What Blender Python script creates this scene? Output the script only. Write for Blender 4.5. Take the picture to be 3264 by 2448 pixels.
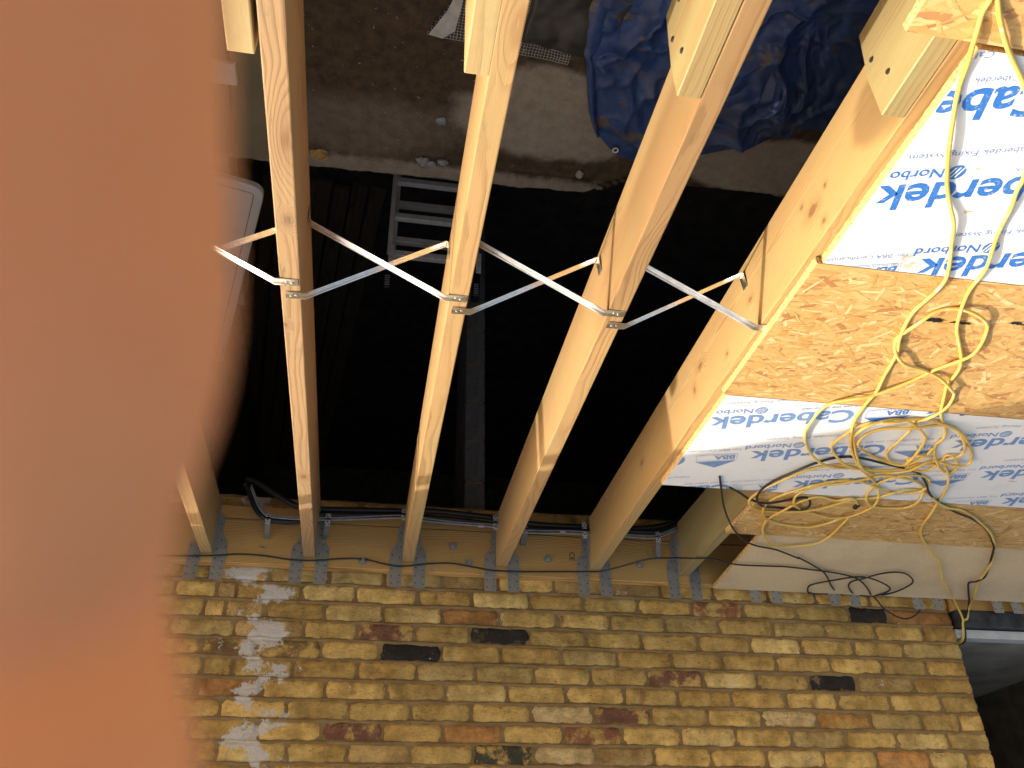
import bpy, bmesh, math, random
from mathutils import Vector, Matrix, Euler, noise
random.seed(7)
for o in list(bpy.data.objects): bpy.data.objects.remove(o)
scn = bpy.context.scene
C = scn.collection

# ------------------------------------------------------------------ camera, sky, sun, exposure
CAM = Vector((-0.2340, -3.3910, 1.2838))
RIGHT = Vector((0.98280, 0.18366, -0.02032)); RIGHT.normalize()
YAW, PITCH, ROLL = -0.184743579, 0.577875149, -0.0203232979
FWD = Vector((math.sin(YAW)*math.cos(PITCH), math.cos(YAW)*math.cos(PITCH), -math.sin(PITCH)))
r0 = Vector((math.cos(YAW), -math.sin(YAW), 0)); u0 = r0.cross(FWD)
RIGHT = math.cos(ROLL)*r0 + math.sin(ROLL)*u0
UP = RIGHT.cross(FWD)
# the photograph was taken with the phone upside down: image right = -RIGHT, image up = -UP
cam_d = bpy.data.cameras.new('camera'); cam = bpy.data.objects.new('camera', cam_d); C.objects.link(cam)
M = Matrix.Identity(4)
for i in range(3):
    M[i][0] = -RIGHT[i]; M[i][1] = -UP[i]; M[i][2] = -FWD[i]; M[i][3] = CAM[i]
cam.matrix_world = M
cam_d.sensor_width = 36; cam_d.lens = 29.404
cam_d.clip_start = 0.002; cam_d.clip_end = 500
cam_d.dof.use_dof = True; cam_d.dof.focus_distance = 2.6; cam_d.dof.aperture_fstop = 15.0
scn.camera = cam
scn.render.engine = 'CYCLES'

SUN = Vector((1.0, 0.52, 0.62)).normalized()        # towards the sun
world = bpy.data.worlds.new('World'); scn.world = world; world.use_nodes = True
wn = world.node_tree; wn.nodes.clear()
sky = wn.nodes.new('ShaderNodeTexSky'); sky.sky_type = 'NISHITA'; sky.sun_disc = False
sky.sun_elevation = math.asin(SUN.z); sky.sun_rotation = math.atan2(SUN.x, SUN.y)
sky.air_density = 1.0; sky.dust_density = 6.0; sky.ozone_density = 0.2
bg = wn.nodes.new('ShaderNodeBackground'); bg.inputs['Strength'].default_value = 0.15
wo = wn.nodes.new('ShaderNodeOutputWorld')
tint = wn.nodes.new('ShaderNodeMix'); tint.data_type = 'RGBA'; tint.blend_type = 'MULTIPLY'; tint.inputs[0].default_value = 1.0
tint.inputs[7].default_value = (1.08, 1.0, .87, 1)      # the phone's daylight white balance
wn.links.new(sky.outputs[0], tint.inputs[6]); wn.links.new(tint.outputs[2], bg.inputs[0]); wn.links.new(bg.outputs[0], wo.inputs[0])
sd = bpy.data.lights.new('sun', 'SUN'); sd.energy = 2.5; sd.angle = math.radians(0.53); sd.color = (1.0, 0.93, 0.82)
so = bpy.data.objects.new('sun', sd); C.objects.link(so)
so.rotation_euler = SUN.to_track_quat('Z', 'Y').to_euler(); so.location = (4, 2, 5)
vs = scn.view_settings
vs.view_transform = 'Standard'; vs.look = 'None'; vs.gamma = 1.0; vs.use_curve_mapping = False
vs.exposure = 0.95

# ------------------------------------------------------------------ node helper
class Mat:
    def __init__(s, name):
        s.m = bpy.data.materials.new(name); s.m.use_nodes = True
        s.t = s.m.node_tree; s.t.nodes.clear()
        s.out = s.t.nodes.new('ShaderNodeOutputMaterial')
        s.b = s.t.nodes.new('ShaderNodeBsdfPrincipled')
        s.t.links.new(s.b.outputs[0], s.out.inputs[0])
    def n(s, typ, ins=None, **props):
        nd = s.t.nodes.new('ShaderNode'+typ)
        for k, v in props.items(): setattr(nd, k, v)
        for k, v in (ins or {}).items(): s.set(nd.inputs[k], v)
        return nd
    def set(s, sock, v):
        if isinstance(v, bpy.types.NodeSocket): s.t.links.new(v, sock)
        elif isinstance(v, bpy.types.Node): s.t.links.new(v.outputs[0], sock)
        else:
            if sock.type == 'RGBA' and len(v) == 3: v = (*v, 1)
            sock.default_value = v
    def P(s, **kw):
        for k, v in kw.items(): s.set(s.b.inputs[k.replace('_', ' ')], v)
        return s.m
    def coord(s, kind='Object'): return s.n('TexCoord').outputs[kind]
    def pos(s): return s.n('NewGeometry').outputs['Position']
    def map(s, v, scale=(1, 1, 1), loc=(0, 0, 0), rot=(0, 0, 0)):
        return s.n('Mapping', {'Vector': v, 'Scale': scale, 'Location': loc, 'Rotation': rot}).outputs[0]
    def noise(s, v, scale, detail=4, rough=.55, dist=0):
        return s.n('TexNoise', {'Vector': v, 'Scale': scale, 'Detail': detail, 'Roughness': rough, 'Distortion': dist}).outputs[0]
    def math(s, op, a, b=0.0, c=0.0):
        nd = s.n('Math', operation=op); s.set(nd.inputs[0], a); s.set(nd.inputs[1], b); s.set(nd.inputs[2], c); return nd.outputs[0]
    def ramp(s, f, a, b, lo=0.0, hi=1.0):     # smooth map range
        return s.n('MapRange', {'Value': f, 'From Min': a, 'From Max': b, 'To Min': lo, 'To Max': hi}, interpolation_type='SMOOTHSTEP').outputs[0]
    def mix(s, f, a, b, mode='MIX'):
        nd = s.n('Mix', data_type='RGBA', blend_type=mode, clamp_factor=True)
        s.set(nd.inputs[0], f); s.set(nd.inputs[6], a); s.set(nd.inputs[7], b); return nd.outputs[2]
    def vadd(s, a, b):
        nd = s.n('VectorMath', operation='ADD'); s.set(nd.inputs[0], a); s.set(nd.inputs[1], b); return nd.outputs[0]
    def rnd(s): return s.n('ObjectInfo').outputs['Random']
    def bump(s, h, strength=.3, dist=.002):
        nd = s.n('Bump', {'Height': h, 'Strength': strength, 'Distance': dist}); s.set(s.b.inputs['Normal'], nd.outputs[0])
    def sep(s, v):
        return s.n('SeparateXYZ', {'Vector': v}).outputs
    def blob(s, v, cx, cy, rx, ry, ax=(0, 1)):   # 1 inside an ellipse, soft edge value = distance
        xyz = s.sep(v)
        a = s.math('DIVIDE', s.math('SUBTRACT', xyz[ax[0]], cx), rx); b = s.math('DIVIDE', s.math('SUBTRACT', xyz[ax[1]], cy), ry)
        return s.math('SQRT', s.math('ADD', s.math('MULTIPLY', a, a), s.math('MULTIPLY', b, b)))

def plain(name, col, rough=.6, metal=0.0, var=.15, scale=30, bump=.1, bd=.001):
    m = Mat(name); v = m.coord(); nz = m.noise(v, scale, 5)
    c = m.mix(m.ramp(nz, .3, .7), tuple(x*(1-var) for x in col), tuple(min(1, x*(1+var)) for x in col))
    m.bump(nz, bump, bd)
    return m.P(Base_Color=c, Roughness=rough, Metallic=metal)

def wood_mat(name, light, dark, stain=(.36, .30, .13), stain_amt=.45, knots=.5, ring=1.0, axis=1, dirt=.25, spots=(), painted_shades=()):
    m = Mat(name); ob = m.coord(); rn = m.rnd()
    u, w = [i for i in range(3) if i != axis]                     # the two cross-grain axes
    def vec(along, across):
        s = [across]*3; s[axis] = along; return s
    off = m.n('CombineXYZ', {'XYZ'[axis]: m.math('MULTIPLY', rn, 37.0)}).outputs[0]
    v = m.vadd(ob, off); xyz = m.sep(ob)
    slow = m.noise(m.map(v, vec(1.1, 5)), 1, 2, .5); mid = m.noise(m.map(v, vec(5, 26)), 1, 3, .55)
    du = m.math('SUBTRACT', xyz[u], m.math('MULTIPLY_ADD', rn, .05, .012)); dw = m.math('SUBTRACT', xyz[w], m.math('MULTIPLY_ADD', rn, .16, -.16))
    r = m.math('SQRT', m.math('ADD', m.math('MULTIPLY', du, du), m.math('MULTIPLY', dw, dw)))
    ks = vec(2.6, 9)
    vo = m.n('TexVoronoi', {'Vector': m.map(v, ks), 'Scale': 1.0, 'Randomness': 1.0})
    gate = m.ramp(m.sep(vo.outputs['Color'])[0], 1-knots*.5, 1.02-knots*.5)
    near = m.math('MULTIPLY', m.ramp(vo.outputs['Distance'], .5, .05), gate)
    r = m.math('ADD', r, m.math('ADD', m.math('MULTIPLY', slow, .05), m.math('MULTIPLY', mid, .007)))
    wp = m.pos(); core = None; swirl = m.noise(wp, 60, 3)
    for ax, c1, c2, r1, r2 in spots:
        b = m.math('ADD', m.blob(wp, c1, c2, r1, r2, ax), m.math('MULTIPLY_ADD', swirl, .9, -.45)); k1 = m.ramp(b, 1.15, .6); h = m.ramp(b, 4.5, .6)
        core = k1 if core is None else m.math('MAXIMUM', core, k1); near = m.math('MAXIMUM', near, h)
    r = m.math('ADD', r, m.math('MULTIPLY', near, .022))
    fr = m.math('FRACT', m.math('MULTIPLY', r, 190*ring))
    late = m.math('MULTIPLY', m.ramp(fr, .35, .86), m.ramp(fr, 1.0, .90))
    fib = m.noise(m.map(v, vec(4, 260)), 1, 4, .6)
    patch = m.noise(m.map(v, vec(1.5, 8)), 1, 3)
    g = m.math('ADD', m.math('MULTIPLY', late, m.ramp(patch, .3, .7, .35, 1.0)), m.math('MULTIPLY', fib, .42))
    col = m.mix(m.ramp(g, .12, 1.15), light, dark)
    big = m.noise(m.map(v, vec(2.2, 12)), 1, 3)
    col = m.mix(m.math('MULTIPLY', m.ramp(big, .42, .74), stain_amt), col, stain)
    kn = m.math('MULTIPLY', m.ramp(m.math('ADD', vo.outputs['Distance'], m.math('MULTIPLY', mid, .06)), .15, .08), gate)
    col = m.mix(m.math('MULTIPLY', m.math('MULTIPLY', near, near), .5), col, tuple(x*.72 for x in dark))
    if core is not None: kn = m.math('MAXIMUM', kn, core)
    col = m.mix(m.math('MULTIPLY', kn, .8), col, (.19, .085, .03))
    d = m.noise(v, 12, 7, .72); sc = m.noise(m.map(v, vec(9, 60)), 1, 5, .7)
    col = m.mix(m.math('MULTIPLY', m.ramp(d, .54, .76), dirt), col, (.20, .15, .09))
    col = m.mix(m.math('MULTIPLY', m.ramp(sc, .66, .74), dirt*1.6), col, (.13, .08, .04))
    for ax, c1, c2, r1, r2, amt in painted_shades:  # soft cast shadow painted as darkened ellipses in the wood colour
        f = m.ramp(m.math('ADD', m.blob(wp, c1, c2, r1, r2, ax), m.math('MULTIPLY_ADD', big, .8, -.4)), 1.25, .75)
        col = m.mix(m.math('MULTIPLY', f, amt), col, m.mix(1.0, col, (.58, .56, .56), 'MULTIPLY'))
    hv = m.mix(rn, (.90, .90, .90), (1.06, 1.03, .98)); col = m.mix(1.0, col, hv, 'MULTIPLY')
    m.bump(m.math('ADD', m.math('ADD', fib, m.math('MULTIPLY', d, .6)), m.math('MULTIPLY', late, .5)), .4, .0011)
    return m.P(Base_Color=col, Roughness=.66)

MT = {}
YZ, XY = (1, 2), (0, 1)
MT['joist'] = wood_mat('sawn_pine', (0.457, 0.291, 0.126), (0.345, 0.2, 0.077), knots=.75)
MT['joist_painted_shade'] = wood_mat('painted_shade_pine', (0.457, 0.287, 0.126), (0.345, 0.199, 0.077), knots=.6, painted_shades=((YZ, -2.45, -.03, .62, .155, .8),))  # soft shadow on the upper part is painted into the colour
MT['joist_knotty'] = wood_mat('knotty_pine', (0.461, 0.3, 0.126), (0.356, 0.209, 0.078), knots=.6, painted_shades=((YZ, -2.43, -.10, .09, .08, .9), (YZ, -2.8, -.06, .35, .2, .8)),  # the two soft ellipses are painted shadow, the knots belong to the wood
    spots=((YZ, -2.145, -.086, .022, .013), (YZ, -2.172, -.028, .008, .007), (YZ, -2.21, -.10, .007, .006), (YZ, -1.441, -.131, .016, .008), (YZ, -1.377, -.085, .009, .012), (YZ, -1.80, -.10, .012, .007), (YZ, -.85, -.11, .014, .010), (YZ, -1.62, -.05, .008, .006), (YZ, -2.11, -.13, .006, .005)))
MT['joist_brown'] = wood_mat('sawn_pine_brown', (0.381, 0.246, 0.121), (0.273, 0.156, 0.069), stain=(.30, .22, .125), knots=.25, dirt=.5, spots=((XY, -.002, -.792, .010, .013), (XY, .018, -1.64, .006, .008), (XY, -.008, -2.02, .007, .012)))
MT['lap'] = wood_mat('treated_pine', (0.304, 0.228, 0.103), (0.251, 0.177, 0.073), stain=(.30, .275, .13), stain_amt=.85, knots=.45, ring=.8)
MT['lap_pale'] = wood_mat('pale_treated_pine', (0.476, 0.357, 0.162), (0.396, 0.284, 0.118), stain=(.42, .35, .16), knots=.6, ring=.8)
MT['ledger'] = wood_mat('ledger_pine', (0.694, 0.389, 0.115), (0.38, 0.185, 0.055), stain=(.44, .30, .105), axis=0, knots=.5, dirt=.5)
MT['plank'] = wood_mat('old_plank', (.24, .16, .09), (.14, .085, .045), stain=(.13, .10, .065), knots=.3)

def osb_mat(name):
    m = Mat(name); v = m.vadd(m.coord(), m.n('CombineXYZ', {'X': m.math('MULTIPLY', m.rnd(), 11.0)}).outputs[0])
    wob = m.noise(v, 30, 2); wob2 = m.noise(m.map(v, loc=(3, 3, 3)), 30, 2)
    v = m.vadd(v, m.n('CombineXYZ', {'X': m.math('MULTIPLY', wob, .02), 'Y': m.math('MULTIPLY', wob2, .010)}).outputs[0])
    cur = None; hgt = None
    for i, (ang, sx, sy) in enumerate([(.1, 10, 56), (1.35, 14, 66), (-.6, 11, 60), (.75, 12, 66), (-1.1, 15, 72), (.25, 10, 74), (-.3, 12, 84)]):
        vo = m.n('TexVoronoi', {'Vector': m.map(v, (sx, sy, 1), loc=(i*3.7, i*1.3, 0), rot=(0, 0, ang)), 'Scale': 1.0, 'Randomness': 1.0}, voronoi_dimensions='2D')
        rc = m.sep(vo.outputs['Color'])
        c = m.mix(rc[0], (.53, .315, .10), (.64, .415, .155)); c = m.mix(m.ramp(rc[1], .90, .92), c, (.44, .225, .085)); c = m.mix(m.ramp(rc[1], .09, .07), c, (.70, .49, .21))
        fibre = m.noise(m.map(v, (30, 520, 1), rot=(0, 0, ang)), 1, 3)
        c = m.mix(m.math('MULTIPLY', m.ramp(fibre, .45, .75), .3), c, (.34, .19, .07))
        if cur is None: cur, hgt = c, m.math('MULTIPLY', rc[2], .5)
        else:
            pick = m.math('MULTIPLY', m.ramp(rc[2], .56, .565), m.ramp(vo.outputs['Distance'], .66, .62))
            cur = m.mix(pick, cur, c); hgt = m.math('MAXIMUM', m.math('MULTIPLY', hgt, .9), m.math('MULTIPLY', pick, m.math('ADD', rc[0], .4)))
    soil = m.noise(m.coord(), 6, 7, .68)
    cur = m.mix(m.math('MULTIPLY', m.ramp(soil, .58, .74), .4), cur, (.62, .53, .42))
    slv = m.noise(m.map(v, (26, 260, 1), rot=(0, 0, .2)), 1, 3)
    cur = m.mix(m.math('MULTIPLY', m.ramp(slv, .69, .73), .6), cur, (.19, .10, .04))
    m.bump(hgt, .5, .0016)
    return m.P(Base_Color=cur, Roughness=.62)
MT['osb'] = osb_mat('oriented_strand_board')

def flake_mat():
    m = Mat('strand_flake'); r = m.n('NewGeometry').outputs['Random Per Island']; v = m.pos()
    w = m.n('TexWhiteNoise', {'W': r}, noise_dimensions='1D').outputs[0]
    c = m.mix(r, (.50, .285, .085), (.655, .43, .165)); c = m.mix(m.ramp(w, .92, .93), c, (.40, .19, .065)); c = m.mix(m.ramp(w, .10, .09), c, (.73, .53, .25))
    fb = m.noise(m.map(v, (60, 60, 60)), 6, 4, .6); c = m.mix(m.math('MULTIPLY', m.ramp(fb, .5, .8), .35), c, (.38, .21, .075))
    return m.P(Base_Color=c, Roughness=.62)
MT['flake'] = flake_mat()

def film_mat():
    m = Mat('white_film'); v = m.pos()
    d1 = m.noise(v, 9, 7, .7); d2 = m.noise(v, 60, 4)
    col = m.mix(m.math('MULTIPLY', m.ramp(d1, .52, .78), .35), (.775, .80, .815), (.54, .49, .42))
    muck = m.math('ADD', m.blob(v, -1.42, -2.13, .13, .07), m.math('MULTIPLY', d1, 1.1))
    spk = m.math('MULTIPLY', m.ramp(muck, 1.35, .75), m.ramp(m.noise(v, 75, 5, .7), .46, .6))
    col = m.mix(m.math('MULTIPLY', spk, .75), col, (.42, .32, .18))
    col = m.mix(m.math('MULTIPLY', m.ramp(d2, .68, .74), .5), col, (.45, .40, .34))
    tear = m.noise(m.map(v, (9, 30, 1), rot=(0, 0, .5)), 1.0, 4, .6)
    col = m.mix(m.math('MULTIPLY', m.ramp(tear, .675, .685), .9), col, (.62, .36, .20))
    m.bump(d1, .12, .003)
    return m.P(Base_Color=col, Roughness=.42)
MT['film'] = film_mat()
def ink_mat(name, c):
    m = Mat(name); v = m.pos(); w = m.noise(v, 120, 5, .75)
    return m.P(Base_Color=m.mix(m.ramp(w, .56, .74), c, (.68, .72, .78)), Roughness=.45)
MT['ink'] = ink_mat('blue_ink', (.03, .16, .52)); MT['ink2'] = ink_mat('pale_blue_ink', (.16, .27, .52))
MT['ink_worn'] = ink_mat('worn_blue_ink', (.16, .29, .56)); MT['ink2_worn'] = ink_mat('worn_pale_ink', (.38, .45, .58))
MT['white_ink'] = plain('white_ink', (.78, .78, .77), .45)

def brick_mat():
    m = Mat('stock_brick'); v = m.pos()
    oi = m.n('ObjectInfo'); oc = oi.outputs['Color']; rn = oi.outputs['Random']; plainb = oi.outputs['Alpha']
    vo = m.vadd(v, m.n('CombineXYZ', {'X': m.math('MULTIPLY', rn, 13.0), 'Z': m.math('MULTIPLY', rn, 5.0)}).outputs[0])
    n1 = m.noise(vo, 10, 5, .62); n2 = m.noise(vo, 52, 7, .74); n3 = m.noise(vo, 170, 5, .7); lay = m.noise(m.map(vo, (1, 1, 2.6)), 34, 6, .72)
    gate = m.ramp(plainb, .9, .95)
    spec = m.ramp(m.math('ADD', m.math('ADD', n1, m.math('MULTIPLY', n2, .25)), m.math('MULTIPLY', plainb, .32)), .86, .76)
    oc = m.mix(m.math('MAXIMUM', gate, spec), (.52, .325, .095), oc)
    mott = m.noise(m.map(vo, loc=(6, 0, 1)), 21, 6, .7)
    col = m.mix(m.ramp(n1, .28, .72), m.mix(1.0, oc, (.80, .72, .57), 'MULTIPLY'), m.mix(1.0, oc, (1.62, 1.64, 1.62), 'MULTIPLY'))
    col = m.mix(m.math('MULTIPLY', m.ramp(lay, .50, .72), .5), col, m.mix(1.0, col, (.52, .44, .34), 'MULTIPLY'))
    col = m.mix(m.math('MULTIPLY', m.ramp(mott, .52, .66), .55), col, m.mix(1.0, col, (.60, .52, .42), 'MULTIPLY'))
    col = m.mix(m.math('MULTIPLY', m.ramp(mott, .46, .32), .5), col, m.mix(1.0, col, (1.30, 1.28, 1.25), 'MULTIPLY'))
    pit = m.ramp(m.noise(m.map(vo, (1, 1, 1.8), loc=(1, 0, 3)), 70, 3, .6), .66, .70)
    col = m.mix(m.math('MULTIPLY', pit, .75), col, (.13, .075, .03))
    red = m.noise(m.map(vo, (1, 1, .5)), 9, 3, .5)
    col = m.mix(m.math('MULTIPLY', m.ramp(red, .66, .72), .6), col, (.30, .135, .065))
    grn = m.noise(m.map(vo, loc=(4, 0, 4)), 8, 4, .6)
    col = m.mix(m.math('MULTIPLY', m.ramp(grn, .58, .74), .6), col, (.27, .215, .075))
    pal = m.noise(m.map(vo, loc=(9, 0, 2)), 14, 6, .7)
    col = m.mix(m.math('MULTIPLY', m.ramp(pal, .58, .70), .55), col, (.60, .44, .20))
    blk = m.noise(m.map(vo, loc=(2, 0, 7)), 24, 6, .75)
    col = m.mix(m.math('MULTIPLY', m.ramp(blk, .645, .70), .8), col, (.05, .036, .022))
    col = m.mix(m.math('MULTIPLY', m.ramp(n3, .60, .74), .5), col, (.12, .075, .032))
    col = m.mix(m.math('MULTIPLY', m.ramp(n2, .40, .26), .4), col, (.56, .41, .18))
    xyz = m.sep(v)
    band = m.math('ABSOLUTE', m.math('SUBTRACT', xyz[0], m.math('ADD', m.math('MULTIPLY_ADD', xyz[2], -.12, .19), m.math('MULTIPLY', m.math('SINE', m.math('MULTIPLY_ADD', xyz[2], 39.3, -6.7)), .05))))
    wn_ = m.math('ADD', m.math('ADD', m.math('MULTIPLY', m.noise(m.map(v, (1, 1, 1.2)), 7, 8, .74), 1.0), m.math('MULTIPLY', m.ramp(band, .17, .0), .20)), m.math('MULTIPLY', n2, .16))
    col = m.mix(m.math('MULTIPLY', m.ramp(wn_, .72, .745), m.ramp(n3, .25, .5, .55, .95)), col, (.84, .76, .67))
    m.bump(m.math('SUBTRACT', m.math('ADD', m.math('ADD', n2, m.math('MULTIPLY', n3, .45)), m.math('MULTIPLY', lay, .9)), m.math('MULTIPLY', pit, .5)), 1.0, .008)
    return m.P(Base_Color=col, Roughness=.92)
MT['brick'] = brick_mat()
def mortar_mat():
    m = Mat('lime_mortar'); v = m.pos(); a = m.noise(v, 14, 5, .6); b = m.noise(v, 170, 4, .7)
    col = m.mix(m.ramp(a, .3, .7), (.24, .148, .056), (.37, .235, .098)); col = m.mix(m.math('MULTIPLY', m.ramp(b, .5, .75), .4), col, (.12, .075, .035))
    pale = m.noise(m.map(v, (1, 1, 3)), 6, 6, .7); col = m.mix(m.math('MULTIPLY', m.ramp(pale, .64, .72), .6), col, (.46, .37, .25))
    xyz = m.sep(v)
    band = m.math('ABSOLUTE', m.math('SUBTRACT', xyz[0], m.math('ADD', m.math('MULTIPLY_ADD', xyz[2], -.12, .19), m.math('MULTIPLY', m.math('SINE', m.math('MULTIPLY_ADD', xyz[2], 39.3, -6.7)), .05))))
    wn_ = m.math('ADD', m.math('ADD', m.noise(m.map(v, (1, 1, 1.2)), 7, 8, .74), m.math('MULTIPLY', m.ramp(band, .17, .0), .20)), m.math('MULTIPLY', b, .14))
    col = m.mix(m.math('MULTIPLY', m.ramp(wn_, .735, .765), .8), col, (.76, .68, .58))
    m.bump(m.math('ADD', a, b), .7, .003)
    return m.P(Base_Color=col, Roughness=.95)
MT['mortar'] = mortar_mat()

def galv(name, base=.62, rough=.34, scale=90, metal=1.0, dirt=.45, warm=1.0):
    m = Mat(name); v = m.coord(); vo = m.n('TexVoronoi', {'Vector': v, 'Scale': scale}); k = m.sep(vo.outputs['Color'])[0]
    d = m.noise(v, 18, 6, .65)
    c = m.mix(k, (base*.90, base*.88, base*.80), (base*1.06, base*1.04, base*.97)); c = m.mix(m.math('MULTIPLY', m.ramp(d, .52, .75), dirt), c, (base*.55, base*.5*warm, base*.42*warm)); c = m.mix(1.0, c, (1.0, warm, warm*warm), 'MULTIPLY')
    m.bump(d, .15, .001)
    return m.P(Base_Color=c, Metallic=metal, Roughness=m.ramp(d, .3, .8, rough*.8, rough*1.5))
MT['galv'] = galv('galvanised_steel', .38, .4, 90, .5); MT['strut'] = galv('bright_zinc', .97, .32, 90, 1.0, .15); MT['dull'] = galv('dull_zinc', .5, .55)
MT['alu'] = galv('scuffed_aluminium', .92, .5, 40, .05, .45, .92)
MT['nail'] = plain('nail_steel', (.10, .095, .09), .5, .8)
MT['black'] = plain('black_pvc', (.018, .017, .016), .45, bump=.15)
MT['greycable'] = plain('grey_pvc', (.33, .33, .34), .5)
MT['white'] = plain('white_pvc', (.93, .92, .89), .45, var=.06)
def yellow_mat():
    m = Mat('yellow_pvc'); v = m.pos(); d = m.noise(v, 26, 6, .7); e = m.noise(v, 7, 3)
    c = m.mix(m.ramp(e, .35, .65), (.66, .42, .075), (.72, .52, .13)); c = m.mix(m.math('MULTIPLY', m.ramp(d, .54, .66), .75), c, (.70, .62, .45))
    c = m.mix(m.math('MULTIPLY', m.ramp(d, .40, .30), .6), c, (.36, .23, .06))
    return m.P(Base_Color=c, Roughness=.5)
MT['yellow'] = yellow_mat()
def chip_mat():
    m = Mat('chipboard'); v = m.pos(); a = m.noise(v, 4, 4, .6); b = m.noise(v, 260, 3, .6); st = m.noise(m.map(v, (3, 11, 1)), 2.2, 5, .6)
    c = m.mix(m.ramp(b, .35, .68), (.62, .47, .26), (.76, .59, .37)); c = m.mix(m.math('MULTIPLY', m.ramp(a, .4, .7), .35), c, (.42, .34, .22))
    c = m.mix(m.math('MULTIPLY', m.ramp(st, .60, .72), .4), c, (.66, .57, .44))
    m.bump(b, .2, .0008)
    return m.P(Base_Color=c, Roughness=.7)
MT['chip'] = chip_mat()
def concrete_mat():
    m = Mat('concrete'); v = m.pos()
    a = m.noise(v, 3.2, 7, .62); b = m.noise(v, 24, 7, .7); c_ = m.noise(v, 130, 4, .7)
    dry = m.ramp(m.math('ADD', m.blob(v, -.80, -1.35, .38, .22), m.math('MULTIPLY', a, 1.1)), 1.62, 1.38)
    dry2 = m.ramp(m.math('ADD', m.blob(v, -1.72, -1.24, .42, .16), m.math('MULTIPLY', a, .9)), 1.5, 1.3)
    kerb = m.math('MULTIPLY', m.ramp(m.math('ADD', m.sep(v)[1], m.math('MULTIPLY', b, .06)), -1.03, -.985), .8)
    mot = m.math('MULTIPLY', m.ramp(m.math('ADD', m.blob(v, -.1, -1.2, .42, .18), m.math('MULTIPLY', a, 1.0)), 1.6, 1.0), .32)
    soil = m.mix(m.ramp(b, .3, .7), (.042, .028, .014), (.105, .070, .036))
    con = m.mix(m.ramp(b, .3, .7), (.29, .25, .195), (.38, .335, .27))
    f = m.math('MAXIMUM', m.math('MAXIMUM', dry, dry2), m.math('MAXIMUM', kerb, mot))
    f = m.math('MULTIPLY', f, m.ramp(a, .2, .5, .55, 1.0))
    col = m.mix(f, soil, con); col = m.mix(m.math('MULTIPLY', m.ramp(c_, .6, .75), .5), col, (.05, .035, .02))
    fl = m.noise(v, 60, 2); col = m.mix(m.math('MULTIPLY', m.ramp(fl, .72, .76), .6), col, (.34, .30, .24))
    m.bump(m.math('ADD', b, m.math('MULTIPLY', c_, .5)), .7, .006)
    return m.P(Base_Color=col, Roughness=.85)
MT['concrete'] = concrete_mat()
def tarp_mat():
    m = Mat('blue_tarpaulin'); v = m.pos(); a = m.noise(v, 5, 7, .68); b = m.noise(v, 34, 5, .7)
    c = m.mix(m.ramp(b, .3, .7), (.022, .058, .185), (.042, .095, .28)); c = m.mix(m.math('MULTIPLY', m.ramp(a, .46, .70), .5), c, (.14, .14, .16))
    s = m.noise(m.map(v, (1, 1.7, 1), rot=(0, 0, .6)), 7, 6, .7)
    c = m.mix(m.math('MULTIPLY', m.ramp(s, .565, .63), .8), c, (.19, .135, .07))
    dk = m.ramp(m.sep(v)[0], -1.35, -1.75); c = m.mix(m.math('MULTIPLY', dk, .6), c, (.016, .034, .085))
    w = m.n('TexWave', {'Vector': v, 'Scale': 190.0}).outputs[1]
    m.bump(m.math('ADD', m.math('MULTIPLY', w, .3), b), .25, .002)
    return m.P(Base_Color=c, Roughness=.5)
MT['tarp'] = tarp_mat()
MT['greysheet'] = plain('dark_plastic_sheet', (.055, .055, .05), .5, var=.5, scale=7, bump=.3, bd=.01)
MT['mesh'] = plain('white_glass_fibre', (.55, .54, .50), .7)
MT['block'] = plain('concrete_block', (.13, .125, .12), .95, scale=40, var=.2, bump=.5, bd=.004)
MT['blockmortar'] = plain('block_mortar', (.30, .20, .09), .95, scale=60)
MT['bounce_yard'] = plain('pale_bounce_paving', (.46, .39, .29), .95, scale=3, var=.25, bump=.4, bd=.02)  # kept pale so the added sheet throws light up at the shaded wall
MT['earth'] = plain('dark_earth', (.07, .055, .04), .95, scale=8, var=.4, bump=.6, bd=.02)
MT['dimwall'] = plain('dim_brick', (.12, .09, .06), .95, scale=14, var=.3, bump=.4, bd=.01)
MT['plastic'] = plain('white_plastic', (.74, .72, .67), .5, var=.05, scale=9)
MT['groove'] = plain('dirty_groove', (.36, .25, .16), .8, var=.3)
MT['card'] = plain('olive_card', (.22, .19, .115), .85, var=.12, scale=6)
MT['foam'] = plain('expanding_foam', (.40, .26, .09), .8, var=.3, bump=.6, bd=.004)
MT['stone'] = plain('stone', (.30, .31, .32), .9, var=.25, scale=25, bump=.5, bd=.004)
MT['pinkstone'] = plain('pale_stone', (.45, .36, .29), .9, var=.2)
MT['steel'] = plain('painted_steel', (.030, .033, .042), .5, 0.0, var=.7, scale=22, bump=.3)
MT['upvc'] = plain('white_upvc', (.62, .62, .60), .35, var=.08, scale=12)
MT['floor2'] = plain('dusty_sheet', (.30, .26, .205), .6, var=.25, scale=5, bump=.3, bd=.004)
MT['brown'] = plain('brown_wall', (.075, .05, .036), .9, var=.2, scale=6)
MT['fibre'] = plain('board_edge', (.60, .40, .17), .9, var=.35, scale=160, bump=.9, bd=.004)
def skin_mat():
    m = Mat('skin'); v = m.coord(); a = m.noise(v, 260, 4); b = m.noise(v, 40, 3)
    c = m.mix(m.ramp(b, .3, .7), (.73, .305, .14), (.78, .35, .17)); c = m.mix(m.math('MULTIPLY', a, .15), c, (.50, .20, .10))
    m.bump(a, .25, .0003)
    return m.P(Base_Color=c, Roughness=.75, Specular_IOR_Level=.2, Subsurface_Weight=.4, Subsurface_Radius=(.006, .0022, .0012), Subsurface_Scale=1.0)
MT['skin'] = skin_mat()

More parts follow.
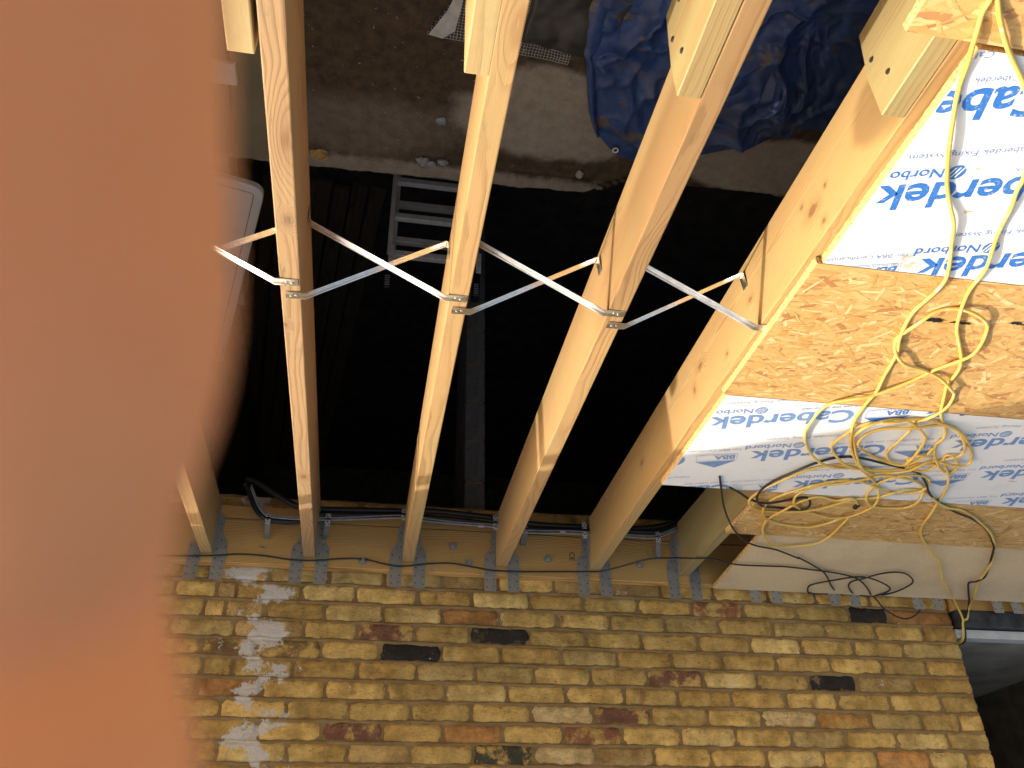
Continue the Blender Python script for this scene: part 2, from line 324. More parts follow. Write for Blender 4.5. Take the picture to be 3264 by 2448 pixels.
# ------------------------------------------------------------------ mesh helpers
def tag(o, label=None, cat=None, group=None, kind=None):
    if label: o['label'] = label
    if cat: o['category'] = cat
    if group: o['group'] = group
    if kind: o['kind'] = kind
    return o
def obj(name, me, mat=None, parent=None, loc=(0, 0, 0), rot=(0, 0, 0), smooth=False):
    o = bpy.data.objects.new(name, me); C.objects.link(o); o.location = loc; o.rotation_euler = rot
    if mat and me is not None and not me.materials: me.materials.append(MT[mat] if isinstance(mat, str) else mat)
    if parent: o.parent = parent
    if smooth:
        for p in me.polygons: p.use_smooth = True
    return o
def empty(name, loc=(0, 0, 0)):
    o = bpy.data.objects.new(name, None); C.objects.link(o); o.location = loc; o.empty_display_size = .05; return o
def from_py(name, vs, fs):
    me = bpy.data.meshes.new(name); me.from_pydata([tuple(v) for v in vs], [], fs); me.update(); return me
def bm_mesh(name, bm):
    bmesh.ops.recalc_face_normals(bm, faces=bm.faces)
    me = bpy.data.meshes.new(name); bm.to_mesh(me); bm.free(); return me
def box_bm(x0, x1, y0, y1, z0, z1, bev=0.0, seg=1, bm=None):
    bm = bm or bmesh.new()
    r = bmesh.ops.create_cube(bm, size=1.0)
    for v in r['verts']: v.co = Vector(((x0+x1)/2+v.co.x*(x1-x0), (y0+y1)/2+v.co.y*(y1-y0), (z0+z1)/2+v.co.z*(z1-z0)))
    if bev: bmesh.ops.bevel(bm, geom=list({e for v in r['verts'] for e in v.link_edges}), offset=bev, segments=seg, affect='EDGES', profile=.6)
    return bm
def box(name, mat, x0, x1, y0, y1, z0, z1, bev=0.0, seg=1, parent=None):
    c = Vector(((x0+x1)/2, (y0+y1)/2, (z0+z1)/2)); h = (abs(x1-x0)/2, abs(y1-y0)/2, abs(z1-z0)/2)
    bm = box_bm(-h[0], h[0], -h[1], h[1], -h[2], h[2], bev, seg)
    return obj(name, bm_mesh(name, bm), mat, parent, c if not parent else c - parent.location)
def spline(pts, n=5):
    P = [Vector(p) for p in pts]; P = [P[0]*2-P[1]] + P + [P[-1]*2-P[-2]]; out = []
    for i in range(1, len(P)-2):
        a, b, c, d = P[i-1], P[i], P[i+1], P[i+2]
        for k in range(n):
            t = k/n; out.append(.5*((2*b)+(c-a)*t+(2*a-5*b+4*c-d)*t*t+(3*b-a-3*c+d)*t**3))
    out.append(P[-2]); return out
def tube_mesh(name, pts, r, sides=8, cap=True):
    vs, fs = [], []; n = len(pts); up = Vector((0, 0, 1)); prev = None
    for i, p in enumerate(pts):
        t = (pts[min(i+1, n-1)]-pts[max(i-1, 0)]); t = t.normalized() if t.length > 1e-9 else Vector((1, 0, 0))
        a = (prev - t*prev.dot(t)) if prev else t.cross(up if abs(t.z) < .9 else Vector((1, 0, 0)))
        a.normalize(); prev = a; b = t.cross(a)
        rr = r(i/(n-1)) if callable(r) else r
        for k in range(sides):
            th = 2*math.pi*k/sides; vs.append(p + a*math.cos(th)*rr + b*math.sin(th)*rr)
    for i in range(n-1):
        for k in range(sides):
            k2 = (k+1) % sides; fs.append((i*sides+k, i*sides+k2, (i+1)*sides+k2, (i+1)*sides+k))
    if cap: fs.append(tuple(range(sides))[::-1]); fs.append(tuple((n-1)*sides+k for k in range(sides)))
    return from_py(name, vs, fs)
def poly_prism(name, pts2, to3, depth, bev=0.0):
    bm = bmesh.new(); vs = [bm.verts.new(to3(*p)) for p in pts2]; f = bm.faces.new(vs)
    r = bmesh.ops.extrude_face_region(bm, geom=[f]); ev = [g for g in r['geom'] if isinstance(g, bmesh.types.BMVert)]
    bmesh.ops.translate(bm, verts=ev, vec=depth)
    if bev: bmesh.ops.bevel(bm, geom=list(bm.edges), offset=bev, segments=1, affect='EDGES')
    return bm_mesh(name, bm)
def N3(x, y, z=0.0): return noise.noise(Vector((x, y, z)))
# ------------------------------------------------------------------ data measured off the site (metres; wall face y=0, joist tops z=0)
Y1 = [(-1.152,-2.753,0.027),(-1.161,-2.741,0.027),(-1.164,-2.72,0.027),(-1.169,-2.699,0.027),(-1.182,-2.663,0.027),(-1.201,-2.621,0.027),(-1.217,-2.579,0.027),(-1.241,-2.523,0.027),(-1.271,-2.465,0.027),(-1.306,-2.407,0.027),(-1.339,-2.358,0.027),(-1.379,-2.307,0.027),(-1.414,-2.265,0.027),(-1.449,-2.208,0.027),(-1.486,-2.148,0.027),(-1.511,-2.096,0.027),(-1.512,-2.057,0.027),(-1.51,-2.006,0.027),(-1.511,-1.959,0.027),(-1.519,-1.911,0.027),(-1.534,-1.857,0.027),(-1.561,-1.802,0.027),(-1.583,-1.736,0.027),(-1.593,-1.686,0.027),(-1.608,-1.62,0.027),(-1.614,-1.566,0.027),(-1.626,-1.51,0.027),(-1.633,-1.459,0.027),(-1.647,-1.414,0.027),(-1.676,-1.354,0.027),(-1.711,-1.292,0.027),(-1.752,-1.237,0.027),(-1.802,-1.18,0.027),(-1.857,-1.132,0.027),(-1.91,-1.081,0.027),(-1.958,-1.027,0.027),(-1.992,-0.969,0.027),(-2.01,-0.906,0.027),(-2.007,-0.85,0.027),(-1.986,-0.812,0.027),(-1.945,-0.793,0.027),(-1.896,-0.788,0.027),(-1.837,-0.803,0.027),(-1.773,-0.829,0.027),(-1.72,-0.877,0.027),(-1.695,-0.928,0.027),(-1.703,-0.971,0.027),(-1.738,-1.017,0.027),(-1.786,-1.053,0.027),(-1.838,-1.08,0.027),(-1.877,-1.096,0.027),(-1.911,-1.12,0.027),(-1.951,-1.133,0.027),(-2.009,-1.124,0.027),(-2.072,-1.093,0.027),(-2.125,-1.04,0.027),(-2.15,-0.969,0.027),(-2.141,-0.919,0.027),(-2.111,-0.892,0.027),(-2.058,-0.885,0.027),(-2.001,-0.905,0.027),(-1.956,-0.953,0.027),(-1.935,-1.003,0.027),(-1.934,-1.064,0.027),(-1.952,-1.116,0.027),(-1.986,-1.145,0.027),(-2.037,-1.148,0.027),(-2.085,-1.125,0.027),(-2.111,-1.089,0.027),(-2.11,-1.048,0.027),(-2.084,-1.018,0.027),(-2.037,-1.007,0.027),(-1.996,-1.017,0.027),(-1.945,-1.045,0.027),(-1.893,-1.068,0.027),(-1.832,-1.075,0.027),(-1.77,-1.066,0.027),(-1.704,-1.027,0.027),(-1.665,-0.97,0.027),(-1.634,-0.914,0.027),(-1.618,-0.863,0.027),(-1.634,-0.799,0.027),(-1.67,-0.746,0.027),(-1.729,-0.707,0.027),(-1.799,-0.692,0.027),(-1.868,-0.701,0.027),(-1.922,-0.739,0.027),(-1.973,-0.799,0.027),(-1.984,-0.711,0.027),(-1.985,-0.617,0.027),(-1.97,-0.543,0.019),(-1.905,-0.508,0.022),(-1.844,-0.495,0.022),(-1.781,-0.528,0.02),(-1.717,-0.619,0.027),(-1.691,-0.689,0.027),(-1.685,-0.76,0.027),(-1.702,-0.83,0.027),(-1.728,-0.9,0.027),(-1.778,-0.939,0.027),(-1.855,-0.923,0.027),(-1.888,-0.954,0.027),(-1.917,-0.942,0.027),(-1.954,-0.898,0.027)]
Y2 = [(-1.163,-2.755,0.027),(-1.174,-2.743,0.027),(-1.197,-2.715,0.027),(-1.225,-2.688,0.027),(-1.26,-2.657,0.027),(-1.297,-2.628,0.027),(-1.333,-2.598,0.027),(-1.374,-2.557,0.027),(-1.415,-2.508,0.027),(-1.457,-2.448,0.027),(-1.481,-2.399,0.027),(-1.485,-2.373,0.027),(-1.51,-2.32,0.027),(-1.532,-2.259,0.027),(-1.554,-2.203,0.027),(-1.576,-2.148,0.027),(-1.588,-2.103,0.027),(-1.597,-2.06,0.027),(-1.609,-2.016,0.027),(-1.624,-1.976,0.027),(-1.652,-1.926,0.027),(-1.696,-1.87,0.027),(-1.739,-1.816,0.027),(-1.766,-1.77,0.027),(-1.783,-1.721,0.027),(-1.794,-1.675,0.027),(-1.814,-1.631,0.027),(-1.839,-1.578,0.027),(-1.863,-1.538,0.027),(-1.899,-1.49,0.027),(-1.94,-1.441,0.027),(-1.96,-1.403,0.027),(-1.965,-1.375,0.027),(-1.971,-1.346,0.027),(-1.997,-1.298,0.027),(-2.043,-1.242,0.027),(-2.094,-1.194,0.027),(-2.134,-1.176,0.027),(-2.136,-1.209,0.027),(-2.112,-1.252,0.027),(-2.071,-1.291,0.027),(-2.046,-1.288,0.027),(-2.064,-1.245,0.027),(-2.131,-1.17,0.027),(-2.176,-1.098,0.027),(-2.213,-1.021,0.027),(-2.235,-0.948,0.027),(-2.258,-0.873,0.027),(-2.284,-0.782,0.027),(-2.327,-0.701,0.027),(-2.382,-0.631,0.027),(-2.48,-0.532,0.02),(-2.549,-0.468,0.024),(-2.606,-0.4,0.029),(-2.636,-0.355,0.033),(-2.686,-0.284,0.038),(-2.764,-0.202,0.044),(-2.894,-0.052,0.037),(-2.902,-0.052,0.077),(-2.911,-0.052,0.131),(-2.908,-0.052,0.171),(-2.889,-0.052,0.211),(-2.857,-0.052,0.241)]
Y3 = [(-2.021,-1.248,0.027),(-2.067,-1.248,0.027),(-2.133,-1.249,0.027),(-2.143,-1.275,0.027),(-2.105,-1.331,0.027),(-2.049,-1.391,0.027),(-1.975,-1.454,0.027),(-1.892,-1.481,0.027),(-1.824,-1.487,0.027),(-1.776,-1.481,0.027),(-1.739,-1.473,0.027),(-1.696,-1.453,0.027),(-1.669,-1.425,0.027),(-1.646,-1.39,0.027),(-1.63,-1.347,0.027),(-1.638,-1.307,0.027),(-1.667,-1.26,0.027),(-1.715,-1.214,0.027),(-1.767,-1.185,0.027),(-1.812,-1.171,0.027),(-1.895,-1.147,0.027),(-1.935,-1.16,0.027),(-1.97,-1.195,0.027),(-2.002,-1.241,0.027),(-2.046,-1.252,0.027),(-2.079,-1.293,0.027),(-2.068,-1.343,0.027),(-2.031,-1.397,0.027),(-1.972,-1.446,0.027),(-1.899,-1.47,0.027),(-1.841,-1.46,0.027),(-1.789,-1.439,0.027),(-1.742,-1.411,0.027),(-1.71,-1.375,0.027),(-1.707,-1.338,0.027),(-1.745,-1.297,0.027),(-1.806,-1.253,0.027),(-1.861,-1.23,0.027),(-1.924,-1.224,0.027),(-1.937,-1.263,0.027),(-1.936,-1.316,0.027),(-1.913,-1.38,0.027),(-1.877,-1.424,0.027),(-1.828,-1.46,0.027),(-1.779,-1.476,0.027),(-1.729,-1.469,0.027),(-1.68,-1.443,0.027),(-1.673,-1.394,0.027),(-1.695,-1.34,0.027),(-1.756,-1.246,0.027),(-1.81,-1.182,0.027),(-1.874,-1.144,0.027),(-1.835,-1.171,0.027),(-1.77,-1.162,0.027),(-1.69,-1.183,0.027),(-1.626,-1.219,0.027),(-1.573,-1.272,0.027),(-1.534,-1.334,0.027),(-1.506,-1.394,0.027),(-1.498,-1.447,0.027),(-1.504,-1.492,0.027),(-1.52,-1.538,0.027),(-1.562,-1.58,0.027),(-1.607,-1.607,0.027),(-1.682,-1.679,0.027),(-1.72,-1.744,0.027),(-1.746,-1.799,0.027),(-1.759,-1.838,0.027),(-1.756,-1.885,0.027),(-1.737,-1.928,0.027),(-1.705,-1.962,0.027),(-1.662,-1.988,0.027),(-1.614,-1.994,0.027),(-1.573,-1.979,0.027),(-1.547,-1.954,0.027),(-1.532,-1.919,0.027),(-1.531,-1.879,0.027),(-1.535,-1.84,0.027),(-1.558,-1.801,0.027),(-1.594,-1.77,0.027),(-1.64,-1.745,0.027),(-1.691,-1.727,0.027),(-1.755,-1.703,0.027),(-1.813,-1.664,0.027),(-1.832,-1.647,0.027),(-1.851,-1.615,0.027),(-1.856,-1.58,0.027),(-1.847,-1.543,0.027),(-1.839,-1.496,0.027),(-1.829,-1.464,0.027),(-1.828,-1.425,0.027),(-1.824,-1.359,0.027),(-1.832,-1.309,0.027),(-1.854,-1.26,0.027),(-1.891,-1.225,0.027),(-1.938,-1.232,0.027),(-1.973,-1.286,0.027),(-1.977,-1.33,0.027)]
Y4 = [(-1.999,-1.281,0.027),(-1.95,-1.287,0.027),(-1.939,-1.246,0.027),(-1.955,-1.211,0.027),(-1.993,-1.189,0.027),(-2.032,-1.194,0.027),(-2.05,-1.225,0.027),(-1.994,-1.217,0.027),(-1.942,-1.186,0.027),(-1.835,-1.171,0.027),(-1.759,-1.182,0.027),(-1.699,-1.166,0.027),(-1.635,-1.129,0.027),(-1.596,-1.076,0.027),(-1.569,-1.003,0.027),(-1.55,-0.928,0.027),(-1.544,-0.885,0.027),(-1.571,-0.846,0.027),(-1.627,-0.809,0.027),(-1.686,-0.8,0.027),(-1.743,-0.819,0.027),(-1.81,-0.856,0.027),(-1.869,-0.898,0.027),(-1.917,-0.937,0.027),(-1.98,-0.967,0.027),(-2.012,-1.014,0.027),(-2.056,-1.04,0.027),(-2.107,-1.037,0.027),(-2.162,-1.014,0.027),(-2.222,-0.968,0.027),(-2.302,-0.924,0.027),(-2.355,-0.909,0.027),(-2.439,-0.863,0.027),(-2.551,-0.781,0.027),(-2.643,-0.692,0.027),(-2.731,-0.585,0.027),(-2.792,-0.478,0.024),(-2.816,-0.407,0.029),(-2.845,-0.334,0.034),(-2.872,-0.27,0.039),(-2.916,-0.183,0.045),(-2.991,-0.052,0.043),(-2.958,-0.052,0.09),(-2.934,-0.052,0.136),(-2.919,-0.052,0.185),(-2.889,-0.052,0.225),(-2.859,-0.052,0.243)]
B1 = [(-1.431,-0.984,0.027),(-1.482,-0.94,0.027),(-1.535,-0.895,0.027),(-1.591,-0.879,0.027),(-1.643,-0.894,0.027),(-1.705,-0.918,0.027),(-1.746,-0.924,0.027),(-1.77,-0.895,0.027),(-1.772,-0.851,0.027),(-1.738,-0.83,0.027),(-1.671,-0.832,0.027),(-1.613,-0.851,0.027),(-1.567,-0.899,0.027),(-1.554,-0.95,0.027),(-1.565,-1.022,0.027),(-1.587,-1.094,0.027),(-1.618,-1.163,0.027),(-1.668,-1.207,0.027),(-1.732,-1.232,0.027),(-1.799,-1.235,0.027),(-1.877,-1.219,0.027),(-1.964,-1.189,0.027),(-2.032,-1.156,0.027),(-2.088,-1.106,0.027),(-2.133,-1.051,0.027),(-2.188,-0.996,0.027),(-2.249,-0.95,0.027),(-2.326,-0.905,0.027),(-2.412,-0.871,0.027),(-2.502,-0.811,0.027),(-2.602,-0.725,0.027),(-2.698,-0.62,0.027),(-2.707,-0.605,0.027),(-2.768,-0.506,0.022),(-2.821,-0.418,0.028),(-2.861,-0.325,0.035),(-2.843,-0.29,0.037),(-2.826,-0.265,0.039),(-2.89,-0.168,0.046),(-2.971,-0.052,0.054),(-2.947,-0.052,0.105),(-2.924,-0.052,0.156),(-2.916,-0.052,0.195),(-2.887,-0.052,0.233)]
B2 = [(-1.374,-1.039,0.027),(-1.417,-0.946,0.027),(-1.482,-0.81,0.027),(-1.571,-0.662,0.027),(-1.668,-0.536,0.02),(-1.747,-0.49,0.023),(-1.84,-0.469,0.024),(-1.96,-0.409,0.029),(-1.965,-0.407,0.029),(-2.07,-0.336,0.034),(-2.132,-0.29,0.037),(-2.182,-0.231,0.042),(-2.234,-0.158,0.047),(-2.318,-0.052,0.036),(-2.348,-0.052,0.055)]
B3a = [(0.623,-0.062,0.025),(0.537,-0.062,0.019),(0.451,-0.062,0.014),(0.359,-0.062,0.008),(0.272,-0.062,-0.002),(0.172,-0.062,-0.0),(0.07,-0.062,0.011),(-0.026,-0.062,0.01),(-0.132,-0.062,-0.003),(-0.22,-0.062,-0.006),(-0.31,-0.062,0.011),(-0.378,-0.062,0.017),(-0.472,-0.062,0.003),(-0.49,-0.062,0.0),(-0.579,-0.062,-0.006),(-0.668,-0.062,0.005),(-0.759,-0.062,0.017),(-0.88,-0.062,0.016),(-1.003,-0.062,0.01),(-1.158,-0.062,0.01),(-1.253,-0.062,-0.001),(-1.351,-0.062,-0.031),(-1.45,-0.062,-0.062),(-1.549,-0.062,-0.074),(-1.647,-0.062,-0.072),(-1.666,-0.062,-0.067)]
B3b = [(-1.727,-0.317,0.035),(-1.885,-0.317,0.035),(-1.943,-0.319,0.035),(-2.045,-0.307,0.036),(-2.151,-0.292,0.037),(-2.242,-0.27,0.039),(-2.321,-0.234,0.042),(-2.406,-0.153,0.047),(-2.486,-0.052,0.044),(-2.516,-0.052,0.087),(-2.549,-0.052,0.121),(-2.595,-0.052,0.143),(-2.642,-0.052,0.147),(-2.685,-0.052,0.13),(-2.714,-0.052,0.104)]
B4 = [(-2.273,-0.052,0.049),(-2.195,-0.052,0.049),(-2.149,-0.103,0.051),(-2.137,-0.159,0.047),(-2.169,-0.207,0.044),(-2.228,-0.239,0.041),(-2.294,-0.256,0.04),(-2.36,-0.255,0.04),(-2.438,-0.224,0.042),(-2.503,-0.174,0.046),(-2.515,-0.117,0.05),(-2.496,-0.052,0.046),(-2.441,-0.052,0.051),(-2.402,-0.052,0.037),(-2.317,-0.155,0.047),(-2.303,-0.21,0.043),(-2.329,-0.257,0.04),(-2.369,-0.303,0.036),(-2.434,-0.321,0.035),(-2.502,-0.309,0.036),(-2.561,-0.26,0.04),(-2.569,-0.204,0.044),(-2.55,-0.121,0.05),(-2.529,-0.052,0.043)]
K1 = [(0.292,-0.095,-0.317),(0.249,-0.095,-0.305),(0.192,-0.095,-0.273),(0.125,-0.095,-0.234),(0.07,-0.095,-0.208),(-0.02,-0.095,-0.199),(-0.14,-0.095,-0.203),(-0.364,-0.095,-0.212),(-0.454,-0.095,-0.218),(-0.57,-0.095,-0.216),(-0.754,-0.095,-0.204),(-0.91,-0.095,-0.186),(-1.143,-0.095,-0.184),(-1.376,-0.095,-0.19),(-1.488,-0.095,-0.205),(-1.578,-0.095,-0.233),(-1.679,-0.095,-0.284)]
K2 = [(0.292,-0.105,-0.288),(0.273,-0.105,-0.266),(0.257,-0.105,-0.226),(0.229,-0.105,-0.177),(0.189,-0.105,-0.142),(0.137,-0.105,-0.131),(0.056,-0.105,-0.136),(-0.023,-0.105,-0.169),(-0.143,-0.105,-0.174),(-0.37,-0.105,-0.187),(-0.455,-0.105,-0.184),(-0.57,-0.105,-0.182),(-0.753,-0.105,-0.17),(-0.907,-0.105,-0.156),(-1.146,-0.105,-0.163),(-1.371,-0.105,-0.172),(-1.482,-0.105,-0.175),(-1.55,-0.105,-0.196),(-1.63,-0.105,-0.249)]
K3 = [(0.264,-0.112,-0.275),(0.242,-0.112,-0.23),(0.221,-0.112,-0.191),(0.185,-0.112,-0.153),(0.133,-0.112,-0.145),(0.056,-0.112,-0.144),(-0.026,-0.112,-0.146),(-0.118,-0.112,-0.152),(-0.248,-0.112,-0.165),(-0.37,-0.112,-0.176),(-0.455,-0.112,-0.168),(-0.63,-0.112,-0.159),(-0.752,-0.112,-0.157),(-0.905,-0.112,-0.14),(-1.061,-0.112,-0.146),(-1.143,-0.112,-0.147),(-1.353,-0.112,-0.145),(-1.443,-0.112,-0.144),(-1.497,-0.112,-0.156),(-1.58,-0.112,-0.195)]
J = {0:[0.376,0.151,-0.085,-0.314,-0.551,-0.792,-1.033,-1.273,-1.512,-1.753,-2.012,-2.24,-2.503],1:[0.507,0.344,0.271,0.018,-0.2,-0.45,-0.681,-0.923,-1.161,-1.402,-1.646,-1.885,-2.133,-2.387,-2.578,-2.878],2:[0.383,0.302,0.151,-0.084,-0.317,-0.555,-0.794,-1.039,-1.271,-1.515,-1.757,-2.009,-2.254,-2.497,-2.73,-2.891],3:[0.496,0.256,-0.01,-0.219,-0.45,-0.673,-0.921,-1.163,-1.404,-1.654,-1.888,-2.123,-2.374,-2.612,-2.8],4:[0.371,0.161,-0.085,-0.31,-0.56,-0.799,-1.052,-1.288,-1.526,-1.752,-1.995,-2.244,-2.489,-2.701],5:[0.349,0.237,0.013,-0.234,-0.462,-0.695,-0.934,-1.17,-1.411,-1.656,-1.89,-2.123,-2.351,-2.616,-2.803],6:[0.36,0.122,-0.114,-0.348,-0.578,-0.825,-1.062,-1.306,-1.533,-1.766,-2.003,-2.239,-2.484,-2.724],7:[0.262,0.019,-0.211,-0.447,-0.679,-0.917,-1.17,-1.411,-1.651,-1.884,-2.131,-2.374,-2.609,-2.784],8:[0.357,0.118,-0.116,-0.344,-0.571,-0.804,-1.045,-1.285,-1.526,-1.759,-2.001,-2.238,-2.47,-2.707],9:[0.247,0.001,-0.218,-0.45,-0.689,-0.927,-1.168,-1.405,-1.643,-1.879,-2.124,-2.361,-2.597,-2.771]}
S = [('k', -0.44, 0.35), ('k', -0.82, 0.27), ('g', -0.82, 0.74), ('k', -2.48, 0.11), ('k', -2.26, 0.41), ('p', -0.33, 0.27), ('p', -0.23, 0.67), ('p', -1.25, 0.59), ('p', -1.64, 0.5), ('p', -1.53, 0.42), ('r', -1.78, 0.12), ('w', -1.04, 0.58), ('w', -1.05, 0.73), ('p', -2.01, 0.42), ('p', -1.28, 0.42), ('r', -1.14, 0.66), ('o', -2.25, 0.58), ('b', 0.04, 0.36), ('b', 0.26, 0.37), ('w', -2.0, 0.58)]
W = [(0.14, 0.13), (0.23, 0.21), (0.1, 0.29), (0.21, 0.37), (0.14, 0.44), (0.2, 0.53), (0.14, 0.6), (0.1, 0.68), (0.07, 0.75)]

ZC0, CH = 0.0874, 0.0752           # first bed joint above the ledger, course height

# ------------------------------------------------------------------ the setting
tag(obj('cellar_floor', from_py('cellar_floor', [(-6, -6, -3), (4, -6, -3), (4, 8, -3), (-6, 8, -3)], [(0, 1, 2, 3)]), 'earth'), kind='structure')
G, q0, q1, q2, q3 = 60, -4.4, 1.25, -5.0, 5.2          # the yard round the dug-out footprint: unseen, added to bounce light onto the wall
tag(obj('bounce_ground', from_py('bounce_ground', [(-G, -G, -.06), (G, -G, -.06), (G, G, -.06), (-G, G, -.06), (q0, q2, -.06), (q1, q2, -.06), (q1, q3, -.06), (q0, q3, -.06)], [(0, 1, 5, 4), (1, 2, 6, 5), (2, 3, 7, 6), (3, 0, 4, 7)]), 'bounce_yard'), kind='structure')
def slab_edge(x):
    pts = [(-4.2, -1.08), (-1.91, -1.086), (-1.83, -1.087), (-1.785, -1.101), (-1.61, -1.096), (-1.42, -1.091), (-1.17, -1.119), (-1.133, -1.063), (-1.065, -1.026), (-1.03, -1.01), (-1.017, -.988), (-.82, -.974), (-.49, -.969), (.147, -.954), (.44, -.95), (.45, 0.0), (1.04, 0.0)]
    for (a, ya), (b, yb) in zip(pts, pts[1:]):
        if x <= b: return ya+(yb-ya)*(x-a)/(b-a) + .006*N3(x*40, 3) + .008*N3(x*9, 8)
    return 0.0
def make_slab():
    xs = [-4.15+i*.0185 for i in range(281)]; ts = [0, .004, .012, .025, .045, .08]+[.12+i*.035 for i in range(24)]+[1.1, 1.5, 2.2, 3.6]
    vs, fs = [], []; nt = len(ts)+1
    for x in xs:
        e = slab_edge(x); vs.append((x, e+.004, -1.46))
        for j, t in enumerate(ts):
            z = -1.3 + .004*N3(x*9, (e-t)*9) + .002*N3(x*45, (e-t)*45) - (.006 if j == 0 else 0)
            vs.append((x, e-t, z))
    for i in range(len(xs)-1):
        for j in range(nt-1): a = i*nt+j; fs.append((a, a+nt, a+nt+1, a+1))
    return from_py('slab', vs, fs)
slab = tag(obj('concrete_slab', make_slab(), 'concrete', smooth=True), kind='structure')
def thing_box(name, mat, label, cat, *a, **k): return tag(box(name, mat, *a, **k), label, cat)
tag(box('ceiling', 'dimwall', -4.3, 1.0, .23, 5.0, -.29, -.12), kind='structure')
def side_wall(label, *a): return tag(box('block_wall', 'dimwall', *a), label, 'wall')
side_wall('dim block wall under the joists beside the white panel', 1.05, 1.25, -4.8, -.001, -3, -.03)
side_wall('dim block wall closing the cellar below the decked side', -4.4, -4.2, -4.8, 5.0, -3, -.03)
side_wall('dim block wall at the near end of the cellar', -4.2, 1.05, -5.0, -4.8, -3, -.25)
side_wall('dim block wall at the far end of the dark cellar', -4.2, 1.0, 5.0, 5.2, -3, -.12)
side_wall('dark retaining wall under the concrete slab', -4.2, 1.05, -1.9, -1.7, -3, -1.5)
side_wall('house side wall running back from the brick corner', .95, 1.05, .22, 5.0, -3, 3.3)
tag(box('roof', 'dimwall', -4.4, 1.06, .23, 5.2, 2.6, 2.72), kind='structure')
# room seen past the end of the brick wall
tag(box('floor', 'floor2', -3.79, -2.6, .06, 3.0, .12, .2), kind='structure')
side_wall('dark brown inner wall past the doorway', -3.90, -3.79, .03, 3.0, .12, 2.6)
side_wall('dim rear wall of the room past the doorway', -3.79, .95, 3.0, 3.1, .12, 2.6)
thing_box('steel_beam', 'steel', 'scuffed black steel beam at the foot of the doorway', 'beam', -4.2, -2.905, -.03, .10, .092, .166, .004)
thing_box('sole_plate', 'ledger', 'brown timber plate under the black steel beam', 'plate', -4.2, -2.905, -.02, .10, -.06, .088, .003)
b = thing_box('door_sill', 'upvc', 'white plastic door sill above the black steel beam', 'sill', -4.2, -2.902, .012, .075, .168, .206, .003)
box('sill_lip', 'upvc', -4.2, -2.902, .003, .011, .172, .186, .001, parent=b)

# ------------------------------------------------------------------ brick wall
wall = tag(empty('brick_wall', (0, 0, -.29)), 'yellow stock brick wall with lime mortar above the joists', 'wall')
box('wall_core', 'mortar', -2.885, 1.045, .02, .22, -.288, 3.3, parent=wall)
def mortar_mesh():
    nx, dz = 300, .0042; x0, x1, z0, z1 = 1.045, -2.89, -.285, 1.12
    nz = int((z1-z0)/dz); vs, fs = [], []
    for j in range(nz+1):
        z = z0+(z1-z0)*j/nz; k = (z-ZC0)/CH; d = (k-round(k))*CH
        for i in range(nx+1):
            x = x0+(x1-x0)*i/nx
            wob = .004*N3(x*4, round(k)*3.1)+.003*N3(x*16, round(k)*5.7)
            rid = math.exp(-((d-wob)/(.0052+.0025*N3(x*5, round(k)*1.9+7)))**2)
            y = .0075+.0035*N3(x*30, z*30)+.0015*N3(x*90, z*90)-rid*(.0085+.008*N3(x*7, round(k)*2.3)+.004*N3(x*38, z*50))
            vs.append((x, y, z))
    for j in range(nz):
        for i in range(nx): a = j*(nx+1)+i; fs.append((a, a+1, a+nx+2, a+nx+1))
    return from_py('mortar', vs, fs)
mo = obj('mortar', mortar_mesh(), 'mortar', wall, -wall.location, smooth=True)
def brick_mesh(seed):
    W, H, D = .226, .065, .10; nx, nz = 16, 6; rnd = random.Random(seed); s = seed*7.31
    vs, fs = [], []
    def edge_in(t, n, L):      # rounded ragged corners
        return t
    for j in range(nz+1):
        for i in range(nx+1):
            x = -W/2+W*i/nx; z = -H/2+H*j/nz
            ex, ez = min(i, nx-i)/nx*W, min(j, nz-j)/nz*H
            e = min(ex, ez); y = -.0035*N3(x*22+s, z*22, s)-.0022*N3(x*75+s, z*75, s)
            if e < .004: y += .005+.004*N3(x*50, z*50, s+3)
            if ex < .012 and ez < .012: y += .003; x *= .985; z *= .96
            if ez < 1e-6: z += .006*N3(x*26+s, 4.2, j*1.0)+.004*N3(x*80+s, 1, j)
            if ex < 1e-6: x += .007*N3(z*40+s, 9.1, i*1.0)
            if rnd.random() < .02: y += .003
            vs.append((x, y, z))
    for j in range(nz):
        for i in range(nx): a = j*(nx+1)+i; fs.append((a, a+1, a+nx+2, a+nx+1))
    rim = [i for i in range(nx+1)] + [j*(nx+1)+nx for j in range(1, nz+1)] + [nz*(nx+1)+i for i in range(nx-1, -1, -1)] + [j*(nx+1) for j in range(nz-1, 0, -1)]
    n0 = len(vs)
    for a in rim: vs.append((vs[a][0], D, vs[a][2]))
    L = len(rim)
    for k in range(L): k2 = (k+1) % L; fs.append((rim[k2], rim[k], n0+k, n0+k2))
    return from_py('brick', vs, fs)
BM = []
for s in range(18):
    me = brick_mesh(s+1); me.materials.append(MT['brick'])
    for p in me.polygons: p.use_smooth = True
    BM.append(me)
rb = random.Random(3)
TYPES = {'k': (.030, .024, .020), 'g': (.075, .072, .045), 'p': (.26, .115, .07), 'r': (.36, .15, .07), 'w': (.66, .46, .21), 'b': (.27, .16, .06), 'o': (.55, .27, .075)}
def brick_col(x, z):
    for t, sx, sz in S:
        if t == 'p' and sx in (-2.01, -1.28, -1.64): continue
        if abs(sz-z) < .045 and abs(sx-x) < .115: return (*TYPES[t], 0.0 if t in 'kw' else .5)
    r = rb.random()
    base = (.58, .37, .115) if r < .5 else (.62, .425, .155) if r < .72 else (.52, .315, .09) if r < .88 else (.45, .285, .105) if r < .95 else (.50, .24, .075)
    v = rb.uniform(.80, 1.32); return (*(c*v for c in base), 1.0)
